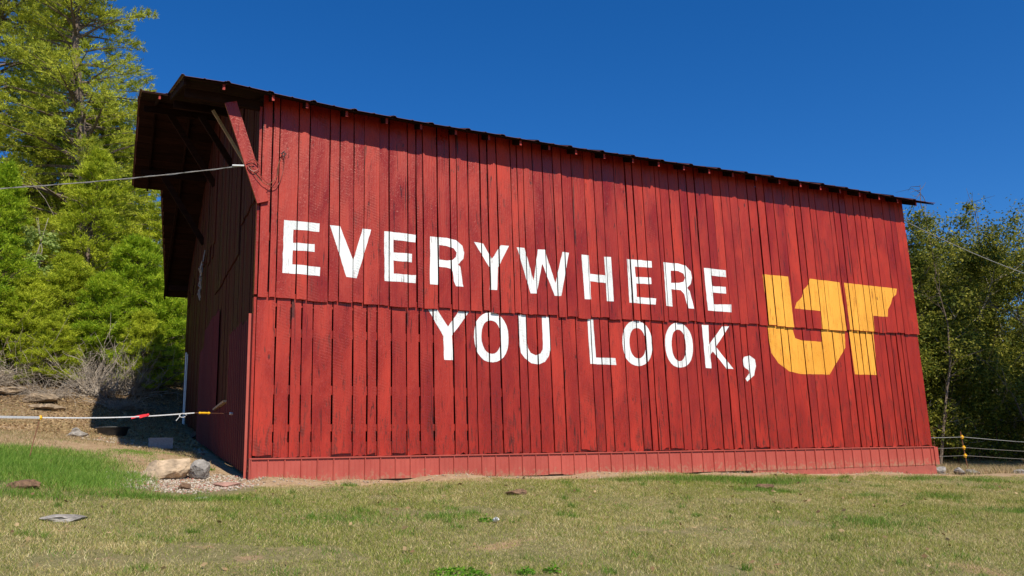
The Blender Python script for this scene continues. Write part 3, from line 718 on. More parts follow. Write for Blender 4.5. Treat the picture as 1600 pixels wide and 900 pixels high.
# ------------------------------------------------------------------ stones and small things on the ground
def rock_mesh(name, size, seed, facets=16, sub=4, rough=0.15):
    """a broken stone: a ball cut flat by random planes, then roughened"""
    r = np.random.default_rng(seed)
    import bmesh
    bm = bmesh.new(); bmesh.ops.create_icosphere(bm, subdivisions=sub, radius=1.0)
    me = bpy.data.meshes.new(name); bm.to_mesh(me); bm.free()
    V = np.empty(len(me.vertices)*3, np.float32); me.vertices.foreach_get('co', V); V = V.reshape(-1, 3)
    for _ in range(facets):
        n = r.normal(size=3); n /= np.linalg.norm(n); d = r.uniform(0.52, 0.86)
        k = V @ n; over = np.clip(k - d, 0, None); V = V - over[:, None]*n
    for f in (3.0, 7.0, 15.0, 34.0):
        ph = r.uniform(0, 6, 3); w = r.normal(size=(3, 3))*f*0.6
        V = V * (1 + rough*3/f*np.sin(V @ w[0] + ph[0])*np.sin(V @ w[1] + ph[1]))[:, None]
    V = V + r.normal(size=V.shape)*0.012
    V = V * np.array(size)
    me.vertices.foreach_set('co', V.astype(np.float32).ravel()); me.update()
    return me
def rock(name, x, y, size, seed, mat, label, cat='rock', group=None, rz=0.0, sink=0.35, tilt=(0,0), facets=16):
    o = link(name, rock_mesh(name, size, seed, facets), M[mat])
    o.location = (x, y, gzf(x, y) + size[2]*(1-sink)*0.8); o.rotation_euler = (tilt[0], tilt[1], rz)
    return tag(o, label, cat, group)
M['ledge'] = simple('brown_ledge_rock', (0.33, 0.245, 0.16), 0.5, 7.0, 0.9, 1.0, 0.04, rand=0.3)
rock('boulder', -1.12, 0.30, (0.35, 0.28, 0.22), 6, 'rock_tan', 'big tan boulder on the gravel by the barn corner', rz=0.3, tilt=(0.1, -0.25), sink=0.55, facets=9)
rock('rock', -0.64, 0.24, (0.18, 0.15, 0.17), 9, 'rock_grey', 'upright grey stone leaning beside the big tan boulder', rz=0.5, tilt=(0.2, 0.1))
rock('flat_stone', -2.12, -3.1, (0.25, 0.20, 0.055), 12, 'rock_grey', 'flat grey stone lying bare in the lawn at left', 'rock', rz=0.2, sink=1.05)
rock('flat_stone', -0.78, -1.75, (0.15, 0.12, 0.03), 15, 'rock_grey', 'small flat grey stone in the grass below the gravel', 'rock', rz=0.7, sink=1.05)
rock('flat_stone', -0.36, -0.55, (0.19, 0.08, 0.05), 18, 'rock_red', 'reddish slab among the gravel by the barn corner', 'rock', rz=0.15, sink=0.3)
rock('soil_clod', -0.92, -0.85, (0.10, 0.07, 0.055), 21, 'soil', 'brown clod of soil on the edge of the gravel', 'clod', sink=0.3)
rock('soil_clod', -2.62, -1.55, (0.17, 0.10, 0.065), 22, 'soil', 'dug up brown clod beside the bright green grass', 'clod', sink=0.4)
rock('soil_clod', 3.05, -2.15, (0.17, 0.10, 0.05), 23, 'soil', 'low brown clod in the lawn below the middle of the barn', 'clod', sink=0.5)
rock('soil_clod', 7.2, -2.0, (0.20, 0.10, 0.05), 26, 'soil', 'brown clod between dark green tufts in the lawn below the comma', 'clod', sink=0.5)
rock('flat_stone', -2.35, 5.2, (0.22, 0.18, 0.13), 31, 'rock_grey', 'pale half buried stone at the top of the bright grass', 'rock', sink=0.5)
for i, (x, y, s, sd, lb) in enumerate(((13.45, 0.15, (0.19, 0.14, 0.13), 41, 'pale stone nearest the right corner of the barn'),
                                       (13.95, 0.10, (0.17, 0.12, 0.10), 43, 'pale stone second from the right corner of the barn'),
                                       (14.55, 0.35, (0.20, 0.12, 0.08), 44, 'low pale stone third from the right corner of the barn'),
                                       (15.7, 0.1, (0.16, 0.10, 0.06), 46, 'flat pale stone farthest right of the barn corner'))):
    rock('rock', x, y, s, sd, 'rock_grey', lb, 'rock', 'stones at the right end of the barn', rz=i*0.8, sink=0.4)
for i, (x, y, s, sd, lb) in enumerate(((-4.9, 12.3, (0.7, 0.4, 0.16), 51, 'long pale ledge stone at the left edge of the bank'),
                                       (-3.45, 12.4, (0.55, 0.40, 0.17), 52, 'pale ledge stone with a dark hollow below, under the brush'),
                                       (-4.1, 12.9, (0.6, 0.35, 0.14), 55, 'ledge stone set back on the bank behind the other ledges'),
                                       (-3.2, 11.6, (0.5, 0.25, 0.09), 57, 'thin ledge stone at the foot of the bank'))):
    rock('ledge_stone', x, y, s, sd, 'ledge', lb, 'rock', 'ledge stones on the bank', rz=i*0.3-0.3, sink=0.2, facets=14)
# concrete block lying on its side
cb = MB(); bx, by = -0.95, 4.5; bz = gzf(bx, by)
cb.box(-0.2, 0.2, -0.1, 0.1, 0, 0.045).box(-0.2, 0.2, -0.1, 0.1, 0.155, 0.195).box(-0.2, 0.2, -0.1, -0.065, 0.046, 0.154).box(-0.2, 0.2, 0.065, 0.1, 0.046, 0.154).box(-0.02, 0.02, -0.0645, 0.0645, 0.046, 0.154)
o = place(cb.build('concrete_block', M['concrete']), (bx, by, bz), 0.05)
tag(o, 'grey hollow concrete block on the shaded ground beside the gable', 'block')
# rubber feed pan
def lathe(prof, n=20, sx=1.0, sy=1.0):
    vs = []; fs = []
    for r, z in prof:
        for k in range(n): vs.append((r*sx*math.cos(2*math.pi*k/n), r*sy*math.sin(2*math.pi*k/n), z))
    for i in range(len(prof)-1):
        for k in range(n): fs.append((i*n+k, i*n+(k+1)%n, (i+1)*n+(k+1)%n, (i+1)*n+k))
    return MB().add(vs, fs)
px, py = -1.74, 7.0
o = place(lathe([(0.0,0.02),(0.22,0.0),(0.26,0.03),(0.295,0.155),(0.325,0.165),(0.325,0.185),(0.28,0.185),(0.25,0.06),(0.0,0.05)], 24).build('feed_pan', M['rubber'], smooth=True), (px, py, gzf(px, py)))
tag(o, 'dark round feed pan half in the barn shadow', 'pan')
# scrap of white litter in the lawn
lx, ly = 1.9, -4.0
o = place(lathe([(0.0,0.0),(0.02,0.004),(0.03,0.03),(0.026,0.05),(0.031,0.055)], 9, 1.0, 0.6).build('litter_scrap', M['porcelain']), (lx, ly, gzf(lx, ly) + 0.02), 0.4)
o.rotation_euler = (1.0, 0.4, 0.3)
tag(o, 'small white scrap of litter lying in the lawn', 'litter')

# ------------------------------------------------------------------ electric fence, left: tape, post, gate handle, ribbon
def ribbon(pts, w, name, mat, parent=None, th=0.002):
    mb = MB()
    for p, q in zip(pts[:-1], pts[1:]): mb.bar(p, q, th, w)
    return mb.build(name, M[mat], parent)
post = empty('fence_post', (-2.70, 0.5, gzf(-2.70, 0.5)))
tag(post, 'thin leaning rusty fence rod with yellow insulator in bright grass', 'fence post')
MB().tube([(-0.05, 0, -0.1), (0.0, 0, 0.25), (0.055, 0, 0.56)], 0.0065, 6).build('rod', M['rust'], post)
lathe([(0.0,-0.03),(0.016,-0.03),(0.018,-0.012),(0.028,-0.01),(0.028,0.01),(0.018,0.012),(0.016,0.03),(0.0,0.03)], 10).build('insulator', M['yellow_plastic'], post).location = (0.055, 0, 0.545)
pz = gzf(-2.70, 0.5) + 0.545
A = Vector((-2.645, 0.485, pz)); B = Vector((-0.66, 1.3, 1.035))
fence = empty('electric_fence_tape', (-2.645, 0.48, pz))
tag(fence, 'white electric fence tape stretched across to the gable with yellow handle', 'fence')
def rel(p): return tuple(Vector(p) - Vector(fence.location))
pts = []
for i in range(13):
    t = i/12; p = A.lerp(B, t); p.z -= 0.03*math.sin(math.pi*t); pts.append(rel(p))
ribbon(pts, 0.015, 'tape', 'tape', fence)
Lft = Vector((-5.4, -3.6, 0.70)); pts = []
for i in range(9):
    t = i/8; p = Lft.lerp(A, t); p.z -= 0.02*math.sin(math.pi*t); pts.append(rel(p))
ribbon(pts, 0.030, 'tape', 'tape', fence)
hd = Vector((-0.10, 1.72, 1.06)); hs = B.lerp(hd, 0.12); he = B.lerp(hd, 0.42)
MB().tube([rel(B), rel(hs)], 0.004, 6).build('hook', M['rust'], fence)
ax = (he-hs).normalized()
MB().tube([rel(hs), rel(hs+ax*0.02), rel(hs+ax*0.025), rel(hs+ax*0.10), rel(hs+ax*0.18), rel(hs+ax*0.185), rel(he)], [0.012,0.019,0.014,0.016,0.014,0.021,0.015], 10).build('handle', M['yellow_plastic'], fence)
MB().tube([rel(he), rel(hd)], 0.003, 6).build('wire', M['rust'], fence)
MB().tube([rel(hd), rel(hd + Vector((0.06, 0.03, 0)))], 0.02, 8).build('insulator', M['porcelain'], fence)
# loose knot of tape
kp = A.lerp(B, 0.90); kp.z -= 0.01
MB().tube([rel(kp + Vector((0.05*math.cos(a)+0.03, 0, 0.03*math.sin(a)-0.02))) for a in np.linspace(0, 5.6, 10)], 0.005, 5).build('knot', M['tape'], fence)
MB().tube([rel(kp), rel(kp + Vector((-0.02, 0, -0.05))), rel(kp + Vector((-0.06, 0, -0.10)))], 0.005, 5).build('knot', M['tape'], fence)
rb = empty('warning_ribbon', tuple(A.lerp(B, 0.62)))
tag(rb, 'red warning ribbon tied on the white fence tape', 'ribbon')
ribbon([(0.10, 0, -0.005), (0.04, -0.006, -0.012), (-0.04, -0.004, -0.028), (-0.12, 0, -0.05)], 0.028, 'ribbon_tail', 'red_ribbon', rb)
ribbon([(0.10, -0.01, -0.012), (0.05, -0.012, -0.024), (-0.01, -0.008, -0.043)], 0.024, 'ribbon_tail', 'red_ribbon', rb)
lathe([(0.0,-0.022),(0.016,-0.018),(0.02,0.0),(0.014,0.018),(0.0,0.02)], 8).build('knot', M['red_ribbon'], rb).location = (0.10, -0.004, -0.006)

# ------------------------------------------------------------------ electric fence, right
rp = empty('fence_post', (18.9, 3.9, gzf(18.9, 3.9)))
tag(rp, 'thin dark fence rod with three yellow insulators right of the barn', 'fence post')
MB().tube([(0.06, 0, -0.1), (0.0, 0, 0.5), (-0.05, 0, 1.06)], 0.012, 6).build('rod', M['rust'], rp)
zb_ = rp.location.z
HG = (0.66 - zb_, 0.385 - zb_, 0.175 - zb_)
for hgt in HG:
    lathe([(0.0,-0.05),(0.03,-0.05),(0.03,-0.02),(0.05,-0.016),(0.05,0.016),(0.03,0.02),(0.03,0.05),(0.0,0.05)], 10).build('insulator', M['yellow_plastic'], rp).location = (-0.05*hgt/1.06, -0.02, hgt)
for i, (hgt, zl, zr, w, lb) in enumerate(((0.66, 0.60, 0.36, 0.010, 'upper'), (0.385, 0.36, 0.14, 0.007, 'middle'), (0.175, 0.20, -0.07, 0.007, 'lowest'))):
    e = Vector((18.87, 3.86, hgt)); l_ = Vector((13.3, 1.6, zl)); r_ = Vector((23.5, 3.4, zr))
    pts = []
    for a, b in ((l_, e), (e, r_)):
        for k in range(8):
            p = a.lerp(b, k/8); p.z -= 0.03*math.sin(math.pi*k/8); pts.append(p)
    pts.append(r_)
    o = ribbon([p - l_ for p in pts], w, 'fence_strand', 'cable' if i else 'concrete'); o.location = l_
    tag(o, lb + ' white electric fence strand right of the barn', 'fence', 'fence strands right of the barn')
# woven wire fence in front of the thicket
wf = empty('wire_fence', (20.5, 7.0, gzf(20.5, 7.0)))
tag(wf, 'old woven wire fence in the shade of the thicket at right', 'fence')
for k in range(9):
    x = k*1.1; z = gzf(20.5 + x, 7.0 + 0.1*k) - wf.location.z
    MB().tube([(x, 0.1*k, z-0.2), (x+0.02, 0.1*k, z+1.25)], 0.018, 5).build('post', M['rust'], wf)
for hgt in (0.2, 0.45, 0.7, 0.95, 1.2):
    MB().tube([(k*1.1, 0.1*k, gzf(20.5+k*1.1, 7+0.1*k) - wf.location.z + hgt) for k in range(9)], 0.005, 4).build('wire', M['rust'], wf)

# ------------------------------------------------------------------ wires on the barn
def catenary(p0, p1, sag, n=20):
    p0 = Vector(p0); p1 = Vector(p1); out = []
    for i in range(n+1):
        t = i/n; p = p0.lerp(p1, t); p.z -= sag*4*t*(1-t); out.append(p)
    return out
sc_ = empty('service_cable', (-0.25, -0.12, 4.50))
tag(sc_, 'grey service cable running from the barn brace out to the left', 'cable')
P0 = Vector(sc_.location)
c1 = catenary(P0, (-16.0, 4.6, 4.9), 0.75, 40)
MB().tube([p - P0 for p in c1], 0.007, 6).build('cable', M['cable'], sc_)
tw = []
for i, p in enumerate(catenary(P0, (-16.0, 4.6, 4.9), 0.75, 200)):
    tw.append(p - P0 + Vector((0, math.cos(i*0.9)*0.009, math.sin(i*0.9)*0.009)))
MB().tube(tw, 0.0035, 4).build('twisted_wire', M['concrete'], sc_)
MB().tube([(-0.16, 0.03, -0.005), (0.0, 0, 0.0)], 0.013, 8).build('sleeve', M['porcelain'], sc_)
def loop_wire(name, pts, r, mat, label):
    o0 = Vector(pts[0]); mb = MB()
    P = [Vector(p) for p in pts]; sm = []
    for i in range(len(P)-1):
        a, b = P[i], P[i+1]; p_, n_ = P[max(i-1,0)], P[min(i+2, len(P)-1)]
        for k in range(5):
            t = k/5
            sm.append(0.5*((2*a) + (b-p_)*t + (2*p_-5*a+4*b-n_)*t*t + (-p_+3*a-3*b+n_)*t**3))
    sm.append(P[-1])
    o = mb.tube([p - o0 for p in sm], r, 5).build(name, M[mat]); o.location = o0
    return tag(o, label, 'wire', 'loose wires by the brace')
loop_wire('loose_wire', [(-0.20,-0.13,4.52),(-0.08,-0.14,4.44),(0.05,-0.13,4.30),(0.18,-0.11,4.22),(0.26,-0.10,4.30),(0.31,-0.10,4.48),(0.33,-0.09,4.66),(0.30,-0.08,4.76)], 0.006, 'copper', 'red loose wire looping up beside the brace')
loop_wire('loose_wire', [(-0.17,-0.13,4.48),(-0.05,-0.15,4.33),(0.08,-0.15,4.24),(0.22,-0.12,4.38),(0.24,-0.10,4.58),(0.28,-0.08,4.70)], 0.005, 'rust', 'brown loose wire looping beside the brace, inside the red one')
loop_wire('loose_wire', [(-0.22,-0.13,4.55),(-0.12,-0.15,4.60),(-0.03,-0.14,4.50),(-0.12,-0.14,4.42),(-0.20,-0.13,4.50),(-0.10,-0.15,4.56)], 0.008, 'copper', 'tight red wire coil where the service cable meets the brace')
kn = MB()
for k in range(6):
    kn.bar((0.30+rnd.uniform(-0.02,0.03), -0.09, 4.72+k*0.014), (0.31+rnd.uniform(-0.05,0.05), -0.11, 4.72+k*0.016+rnd.uniform(-0.03,0.05)), 0.008, 0.012)
o = kn.build('wire_splice', M['rubber']); tag(o, 'black splice at the end of the loose wires', 'splice')
w1 = catenary((13.25, 0.2, 5.13), (31.0, 3.4, 5.0), 0.75, 30); o0 = w1[0]
o = MB().tube([p - o0 for p in w1], 0.008, 5).build('overhead_wire', M['concrete']); o.location = o0
tag(o, 'thin pale overhead wire from the right barn corner past the trees', 'wire')
# old rope and chain bundle hanging on the gable
hb = empty('hanging_bundle', (-0.06, 7.75, 5.25))
tag(hb, 'grey frayed rope bundle hanging on the shaded gable', 'rope')
MB().tube([(0, 0, 0.0), (-0.02, 0.02, -0.15), (-0.03, 0.0, -0.28)], 0.015, 6).build('rope', M['cable'], hb)
for k in range(16):
    y0, z0 = rnd.uniform(-0.16, 0.16), rnd.uniform(-0.9, -0.25)
    MB().tube([(-0.05, y0, z0), (-0.09+rnd.uniform(-0.03,0.03), y0+rnd.uniform(-0.15,0.15), z0-0.12), (-0.06, y0*0.7+rnd.uniform(-0.1,0.1), z0-rnd.uniform(0.2,0.32))], 0.016, 5).build('strand', M['cable'], hb)

# ------------------------------------------------------------------ grass
def in_barn(x, y): return (x > -0.05) & (x < L + 0.05) & (y > -0.06) & (y < D + 0.1)
def vnoise(x, y, f, s):
    """cheap smooth noise from a few rotated sines"""
    r = np.random.default_rng(s); z = np.zeros_like(x)
    for _ in range(5):
        a = r.uniform(0, 6.28); k = f*r.uniform(0.6, 1.5)
        z += np.sin(k*(x*math.cos(a) + y*math.sin(a)) + r.uniform(0, 6.28))
    return z/5
def blades(x, y, h, w, lean, seed):
    r = np.random.default_rng(seed); n = len(x)
    a = r.uniform(0, 2*np.pi, n); b = r.uniform(0, 2*np.pi, n)
    z = gz(x, y) - 0.004
    ln = lean*r.uniform(0.3, 1.5, n)*h
    base = np.stack([x, y, z], 1)
    side = np.stack([np.cos(a), np.sin(a), np.zeros(n)], 1)*w[:, None]*0.5
    tip = base + np.stack([np.cos(b)*ln, np.sin(b)*ln, h*np.sqrt(np.clip(1-(ln/h*0.6)**2, 0.12, 1))], 1)
    V = np.stack([base - side, base + side, tip], 1).reshape(-1, 3)
    return np_mesh('grass', V, np.arange(3*n).reshape(n, 3))
def grass_mat(name, greens, drys, dry_bias, patch=True, trans=0.35):
    t = NT(name)
    geo = t.node('ShaderNodeNewGeometry'); pos = geo.outputs['Position']
    n1 = t.noise(pos, 0.55, 4, 0.6); n2 = t.noise(pos, 3.0, 4, 0.65)
    r1 = geo.outputs['Random Per Island']
    g = t.ramp(r1, [(0.0, greens[0]), (0.6, greens[1]), (1.0, greens[2])])
    d = t.ramp(t.math('FRACT', t.math('MULTIPLY', r1, 7.31)), [(0.0, drys[0]), (0.6, drys[1]), (1.0, drys[2])])
    f = t.math('ADD', t.math('MULTIPLY', n1, 1.5), t.math('MULTIPLY', n2, 1.1))
    f = t.math('ADD', t.math('SUBTRACT', f, 1.30 - dry_bias), t.math('MULTIPLY', t.math('SUBTRACT', t.math('FRACT', t.math('MULTIPLY', r1, 3.77)), 0.5), 1.15))
    c = t.mix(t.ramp(f, [(0.30, (0,0,0)), (0.62, (1,1,1))]), g, d)
    t.finish(c, 0.6, 0.25)
    tr = t.node('ShaderNodeBsdfTranslucent'); t.l(c, tr.inputs['Color'])
    ms = t.node('ShaderNodeMixShader'); ms.inputs[0].default_value = trans
    t.l(t.p.outputs[0], ms.inputs[1]); t.l(tr.outputs[0], ms.inputs[2]); t.l(ms.outputs[0], t.out.inputs['Surface'])
    return t.m
M['lawn'] = grass_mat('lawn_grass', [(0.08,0.13,0.014),(0.25,0.31,0.035),(0.44,0.47,0.075)], [(0.38,0.28,0.11),(0.72,0.57,0.26),(0.98,0.86,0.48)], 0.37)
M['lush'] = grass_mat('lush_grass', [(0.10,0.22,0.022),(0.18,0.33,0.04),(0.30,0.42,0.07)], [(0.28,0.38,0.06),(0.42,0.46,0.12),(0.55,0.52,0.2)], -0.05)
M['dark_tuft'] = grass_mat('dark_tuft_grass', [(0.08,0.18,0.018),(0.13,0.26,0.025),(0.21,0.34,0.04)], [(0.2,0.25,0.05),(0.3,0.3,0.09),(0.4,0.36,0.14)], 0.0)
M['straw'] = grass_mat('dry_straw', [(0.16,0.19,0.05),(0.24,0.25,0.08),(0.3,0.3,0.1)], [(0.36,0.25,0.13),(0.50,0.37,0.20),(0.62,0.49,0.29)], 0.75)

LUSH = lambda x, y: ((x < -1.75 + 0.35*vnoise(x, y, 2.0, 5) - 0.12*np.clip(y, 0, 9)) & (y > -1.15 + 0.35*vnoise(x, y, 1.6, 6)) & (y < 1.35 + 0.3*vnoise(x, y, 1.7, 9)))
def lawn_pts(n, x0, x1, y0, y1, seed):
    r = np.random.default_rng(seed); x = r.uniform(x0, x1, n); y = r.uniform(y0, y1, n)
    top = -0.72 + 0.22*vnoise(x, y, 2.2, 3) + 0.12*vnoise(x, y, 7, 4)
    top = np.where(x < -0.1, top - 0.55 - 0.15*vnoise(x, y, 3, 8), top)
    top = np.where(x < -2.1, np.minimum(-0.2, top + 1.0), top)
    k = (y < top) & ~in_barn(x, y) & ((x - 13.2) < 25)
    # thin worn spots
    k &= ~((vnoise(x, y, 2.6, 12) + 0.4*vnoise(x, y, 7, 13) > 0.45) & (r.random(n) < 0.75))
    return x[k], y[k]
xs_, ys_ = lawn_pts(760000, -3.8, 10.8, -8.0, -0.3, 1)
x2, y2 = lawn_pts(260000, 9.5, 21.0, -6.0, -0.1, 2)
xa = np.concatenate([xs_, x2]); ya = np.concatenate([ys_, y2])
r_ = np.random.default_rng(5)
hh = r_.uniform(0.014, 0.048, len(xa))*(1 + 0.5*vnoise(xa, ya, 2.5, 20)); ww = r_.uniform(0.003, 0.0065, len(xa))
o = link('lawn_grass', blades(xa, ya, hh, ww, 0.9, 6), M['lawn']); tag(o, 'short dry and green mown lawn grass in front of the barn', 'grass', kind='stuff')
r_ = np.random.default_rng(8); n = 190000
xa = r_.uniform(-5.6, -1.2, n); ya = r_.uniform(-1.7, 1.8, n); k = LUSH(xa + r_.normal(0, 0.34, n), ya + r_.normal(0, 0.36, n)) & (vnoise(xa, ya, 5, 77) + r_.uniform(-0.8, 0.8, n) > -0.45); xa, ya = xa[k], ya[k]
o = link('lush_grass', blades(xa, ya, r_.uniform(0.03, 0.11, len(xa))*(1+0.4*vnoise(xa, ya, 6, 78)), r_.uniform(0.005, 0.009, len(xa)), 0.7, 9), M['lush']); tag(o, 'bright green taller grass left of the barn corner', 'grass', kind='stuff')
n = 16000; xa = r_.uniform(-2.3, -0.6, n); ya = r_.uniform(0.6, 3.6, n); k = vnoise(xa, ya, 4.5, 81) + r_.uniform(-0.3, 0.3, n) > 0.28; xa, ya = xa[k], ya[k]
o = link('mossy_grass', blades(xa, ya, r_.uniform(0.012, 0.04, len(xa)), r_.uniform(0.005, 0.010, len(xa)), 0.9, 82), M['lush']); tag(o, 'low mossy green patches on the bare ground beside the boulder', 'grass', kind='stuff')
# darker tufts
r_ = np.random.default_rng(14); xs_, ys_ = [], []
for (cx, cy, rx, ry, m_) in ((6.4,-1.25,1.1,0.25,3000), (7.6,-1.5,0.9,0.35,3200), (7.0,-2.4,0.5,0.2,900), (5.2,-1.1,0.5,0.15,700), (9.6,-3.2,0.5,0.25,900), (6.2,-4.9,0.7,0.4,1500), (9.3,-4.6,1.0,0.3,1600), (11.2,-1.2,0.8,0.2,1000),
                             (12.4,-1.6,0.5,0.2,700), (8.2,-3.0,0.35,0.15,400), (1.2,-0.75,0.12,0.08,220), (1.5,-3.6,0.4,0.2,500), (0.4,-3.4,0.7,0.3,700), (-1.3,-1.75,0.7,0.2,1500), (-2.6,-1.9,0.6,0.25,1200), (-0.6,-2.0,0.5,0.15,700)):
    xs_.append(r_.normal(cx, rx*0.55, m_)); ys_.append(r_.normal(cy, ry*0.55, m_))
for _ in range(260):
    cx, cy = r_.uniform(-3.6, 13.5), -8 + 6.9*r_.random(); m_ = int(r_.uniform(15, 90)); sp_ = r_.uniform(0.02, 0.10)
    xs_.append(r_.normal(cx, sp_, m_)); ys_.append(r_.normal(cy, sp_, m_))
xa = np.concatenate(xs_); ya = np.concatenate(ys_); k = ya < -0.2; xa, ya = xa[k], ya[k]
o = link('grass_tufts', blades(xa, ya, r_.uniform(0.035, 0.09, len(xa)), r_.uniform(0.005, 0.009, len(xa)), 0.7, 15), M['dark_tuft']); tag(o, 'longer dark green tufts scattered in the lawn', 'grass', kind='stuff')
# dry grass round the bank and at the right end
r_ = np.random.default_rng(18); n = 170000
xa = r_.uniform(-8, -0.3, n); ya = r_.uniform(-0.9, 12.5, n)
k = ~LUSH(xa, ya) & (vnoise(xa, ya, 1.6, 30) + r_.uniform(-0.6, 0.6, n) > 0.0) & ~((xa > -1.55) & (ya < 1.0)) & ((ya > 0.5) | (xa < -1.6)); xa, ya = xa[k], ya[k]
o = link('dry_grass', blades(xa, ya, r_.uniform(0.02, 0.08, len(xa)), r_.uniform(0.005, 0.010, len(xa)), 0.8, 19), M['straw']); tag(o, 'thin dry grass on the slope left of the barn', 'grass', kind='stuff')
n = 110000; xa = r_.uniform(13.1, 30, n); ya = r_.uniform(0.0, 8.5, n)
k = (vnoise(xa, ya, 1.3, 33) + r_.uniform(-0.7, 0.7, n) > -0.25); xa, ya = xa[k], ya[k]
o = link('tall_dry_grass', blades(xa, ya, r_.uniform(0.06, 0.30, len(xa))*np.clip(0.5+0.5*vnoise(xa, ya, 1.1, 35)+0.2, 0.2, 1.3), r_.uniform(0.008, 0.016, len(xa)), 0.6, 20), M['straw']); tag(o, 'tall tan dry grass beyond the right end of the barn', 'grass', kind='stuff')

# gravel at the barn corner
def gravel(n, x0, x1, y0, y1, keep, s0, s1, seed):
    r = np.random.default_rng(seed); x = r.uniform(x0, x1, n); y = r.uniform(y0, y1, n); k = keep(x, y, r); x, y = x[k], y[k]; n = len(x)
    base = np.array([[1,0,0],[-1,0,0],[0,1,0],[0,-1,0],[0,0,1],[0,0,-1]], float)
    Fo = np.array([[0,2,4],[2,1,4],[1,3,4],[3,0,4],[2,0,5],[1,2,5],[3,1,5],[0,3,5]])
    s = r.uniform(s0, s1, n)**1.0
    V = base[None]*(1 + 0.45*r.uniform(-1, 1, (n, 6, 1)))*s[:, None, None]*np.array([1, 0.8, 0.45])
    a = r.uniform(0, 6.28, n); ca, sa = np.cos(a), np.sin(a)
    V = np.stack([V[...,0]*ca[:,None]-V[...,1]*sa[:,None], V[...,0]*sa[:,None]+V[...,1]*ca[:,None], V[...,2] + 0.25*V[...,0]*r.uniform(-1,1,(n,1))], -1)
    V += np.stack([x, y, gz(x, y) + s*0.2], 1)[:, None, :]
    return np_mesh('gravel', V.reshape(-1, 3), (Fo[None] + 6*np.arange(n)[:, None, None]).reshape(-1, 3))
t = NT('gravel_stone'); geo = t.node('ShaderNodeNewGeometry')
cst = t.ramp(geo.outputs['Random Per Island'], [(0.0, (0.22,0.17,0.12)), (0.25, (0.38,0.31,0.23)), (0.55, (0.54,0.47,0.37)), (0.86, (0.46,0.38,0.30)), (0.89, (0.38,0.15,0.11)), (1.0, (0.44,0.20,0.15))])
M['gravel'] = t.finish(cst, 0.85, 0.3)
def keep_g(x, y, r): return (((x + 0.85)/1.05)**2 + ((y + 0.15)/1.0)**2 + 0.35*vnoise(x, y, 4, 40) < r.uniform(0.5, 1.15, len(x))) & ~in_barn(x, y)
o = link('gravel', gravel(7500, -2.1, 0.5, -1.3, 1.2, keep_g, 0.006, 0.026, 3), M['gravel']); tag(o, 'pale and reddish gravel spilled at the barn corner', 'gravel', kind='stuff')
def keep_l(x, y, r): return ~in_barn(x, y) & (np.abs(y + 0.45 + 0.1*vnoise(x, y, 3, 41)) < r.uniform(0.05, 0.35, len(x)))
o = link('gravel_strip', gravel(1500, 0.2, 13.3, -1.0, -0.06, keep_l, 0.006, 0.022, 4), M['gravel']); tag(o, 'loose pebbles on the bare strip below the metal skirt', 'gravel', kind='stuff')
def keep_s(x, y, r): return ~in_barn(x, y) & ((x + 1.2)**2/1.6 + (y - 5.2)**2/1.4 < r.uniform(0.3, 1.2, len(x)))
o = link('rubble', gravel(1600, -2.9, -0.08, 3.6, 7.0, keep_s, 0.012, 0.05, 5), M['gravel']); tag(o, 'grey rubble in the shade along the gable', 'gravel', kind='stuff')

# broad-leaved weeds
def weed(x, y, rad, n, seed, label):
    r = np.random.default_rng(seed); a = r.uniform(0, 6.28, n); d = rad*np.sqrt(r.uniform(0, 1, n))
    c = np.stack([np.cos(a)*d, np.sin(a)*d, r.uniform(0.012, 0.06, n)*(1.1-d/rad)+0.01], 1)
    c[:, 2] += gz(x + c[:, 0], y + c[:, 1]) - gzf(x, y)
    o = link('weed', leaf_quads(c, r.normal(size=(n,3))*np.array([1,1,0.35]), 0.03, 0.018, r), M['weed']); o.location = (x, y, gzf(x, y))
    return tag(o, label, 'weed', 'weeds in the lawn')
def face_bias(c):
    """leaves turn their faces outwards and to the open sky"""
    o = c - c.mean(0); o[:, 2] *= 0.3
    o /= np.maximum(np.linalg.norm(o, axis=1, keepdims=True), 1e-6)
    return o*0.9 + np.array([0, 0, 1.1])
def leaf_quads(c, d, ln, w, r, jit=0.4):
    """diamond leaves at points c pointing along d"""
    n = len(c); d = d/np.maximum(np.linalg.norm(d, axis=1, keepdims=True), 1e-6)
    s = np.cross(d, r.normal(size=(n, 3)) + face_bias(c)); s /= np.maximum(np.linalg.norm(s, axis=1, keepdims=True), 1e-6)
    l_ = ln*(1 + jit*r.uniform(-1, 1, n))[:, None]; w_ = w*(1 + jit*r.uniform(-1, 1, n))[:, None]
    V = np.stack([c, c + d*l_*0.5 + s*w_*0.5, c + d*l_, c + d*l_*0.5 - s*w_*0.5], 1)
    return np_mesh('leaves', V.reshape(-1, 3), np.arange(4*n).reshape(n, 4))
weed(0.70, -6.1, 0.22, 420, 1, 'bright green weed patch largest in the foreground lawn')
weed(1.25, -6.15, 0.07, 90, 2, 'small green weed just right of the largest weed patch')
weed(1.45, -6.2, 0.06, 80, 3, 'small green weed farthest right in the foreground lawn')
weed(1.86, -3.9, 0.08, 110, 4, 'green weed behind the white litter scrap')
weed(-0.45, 1.25, 0.10, 160, 5, 'bright green moss cushion in the gravel beside the gable')

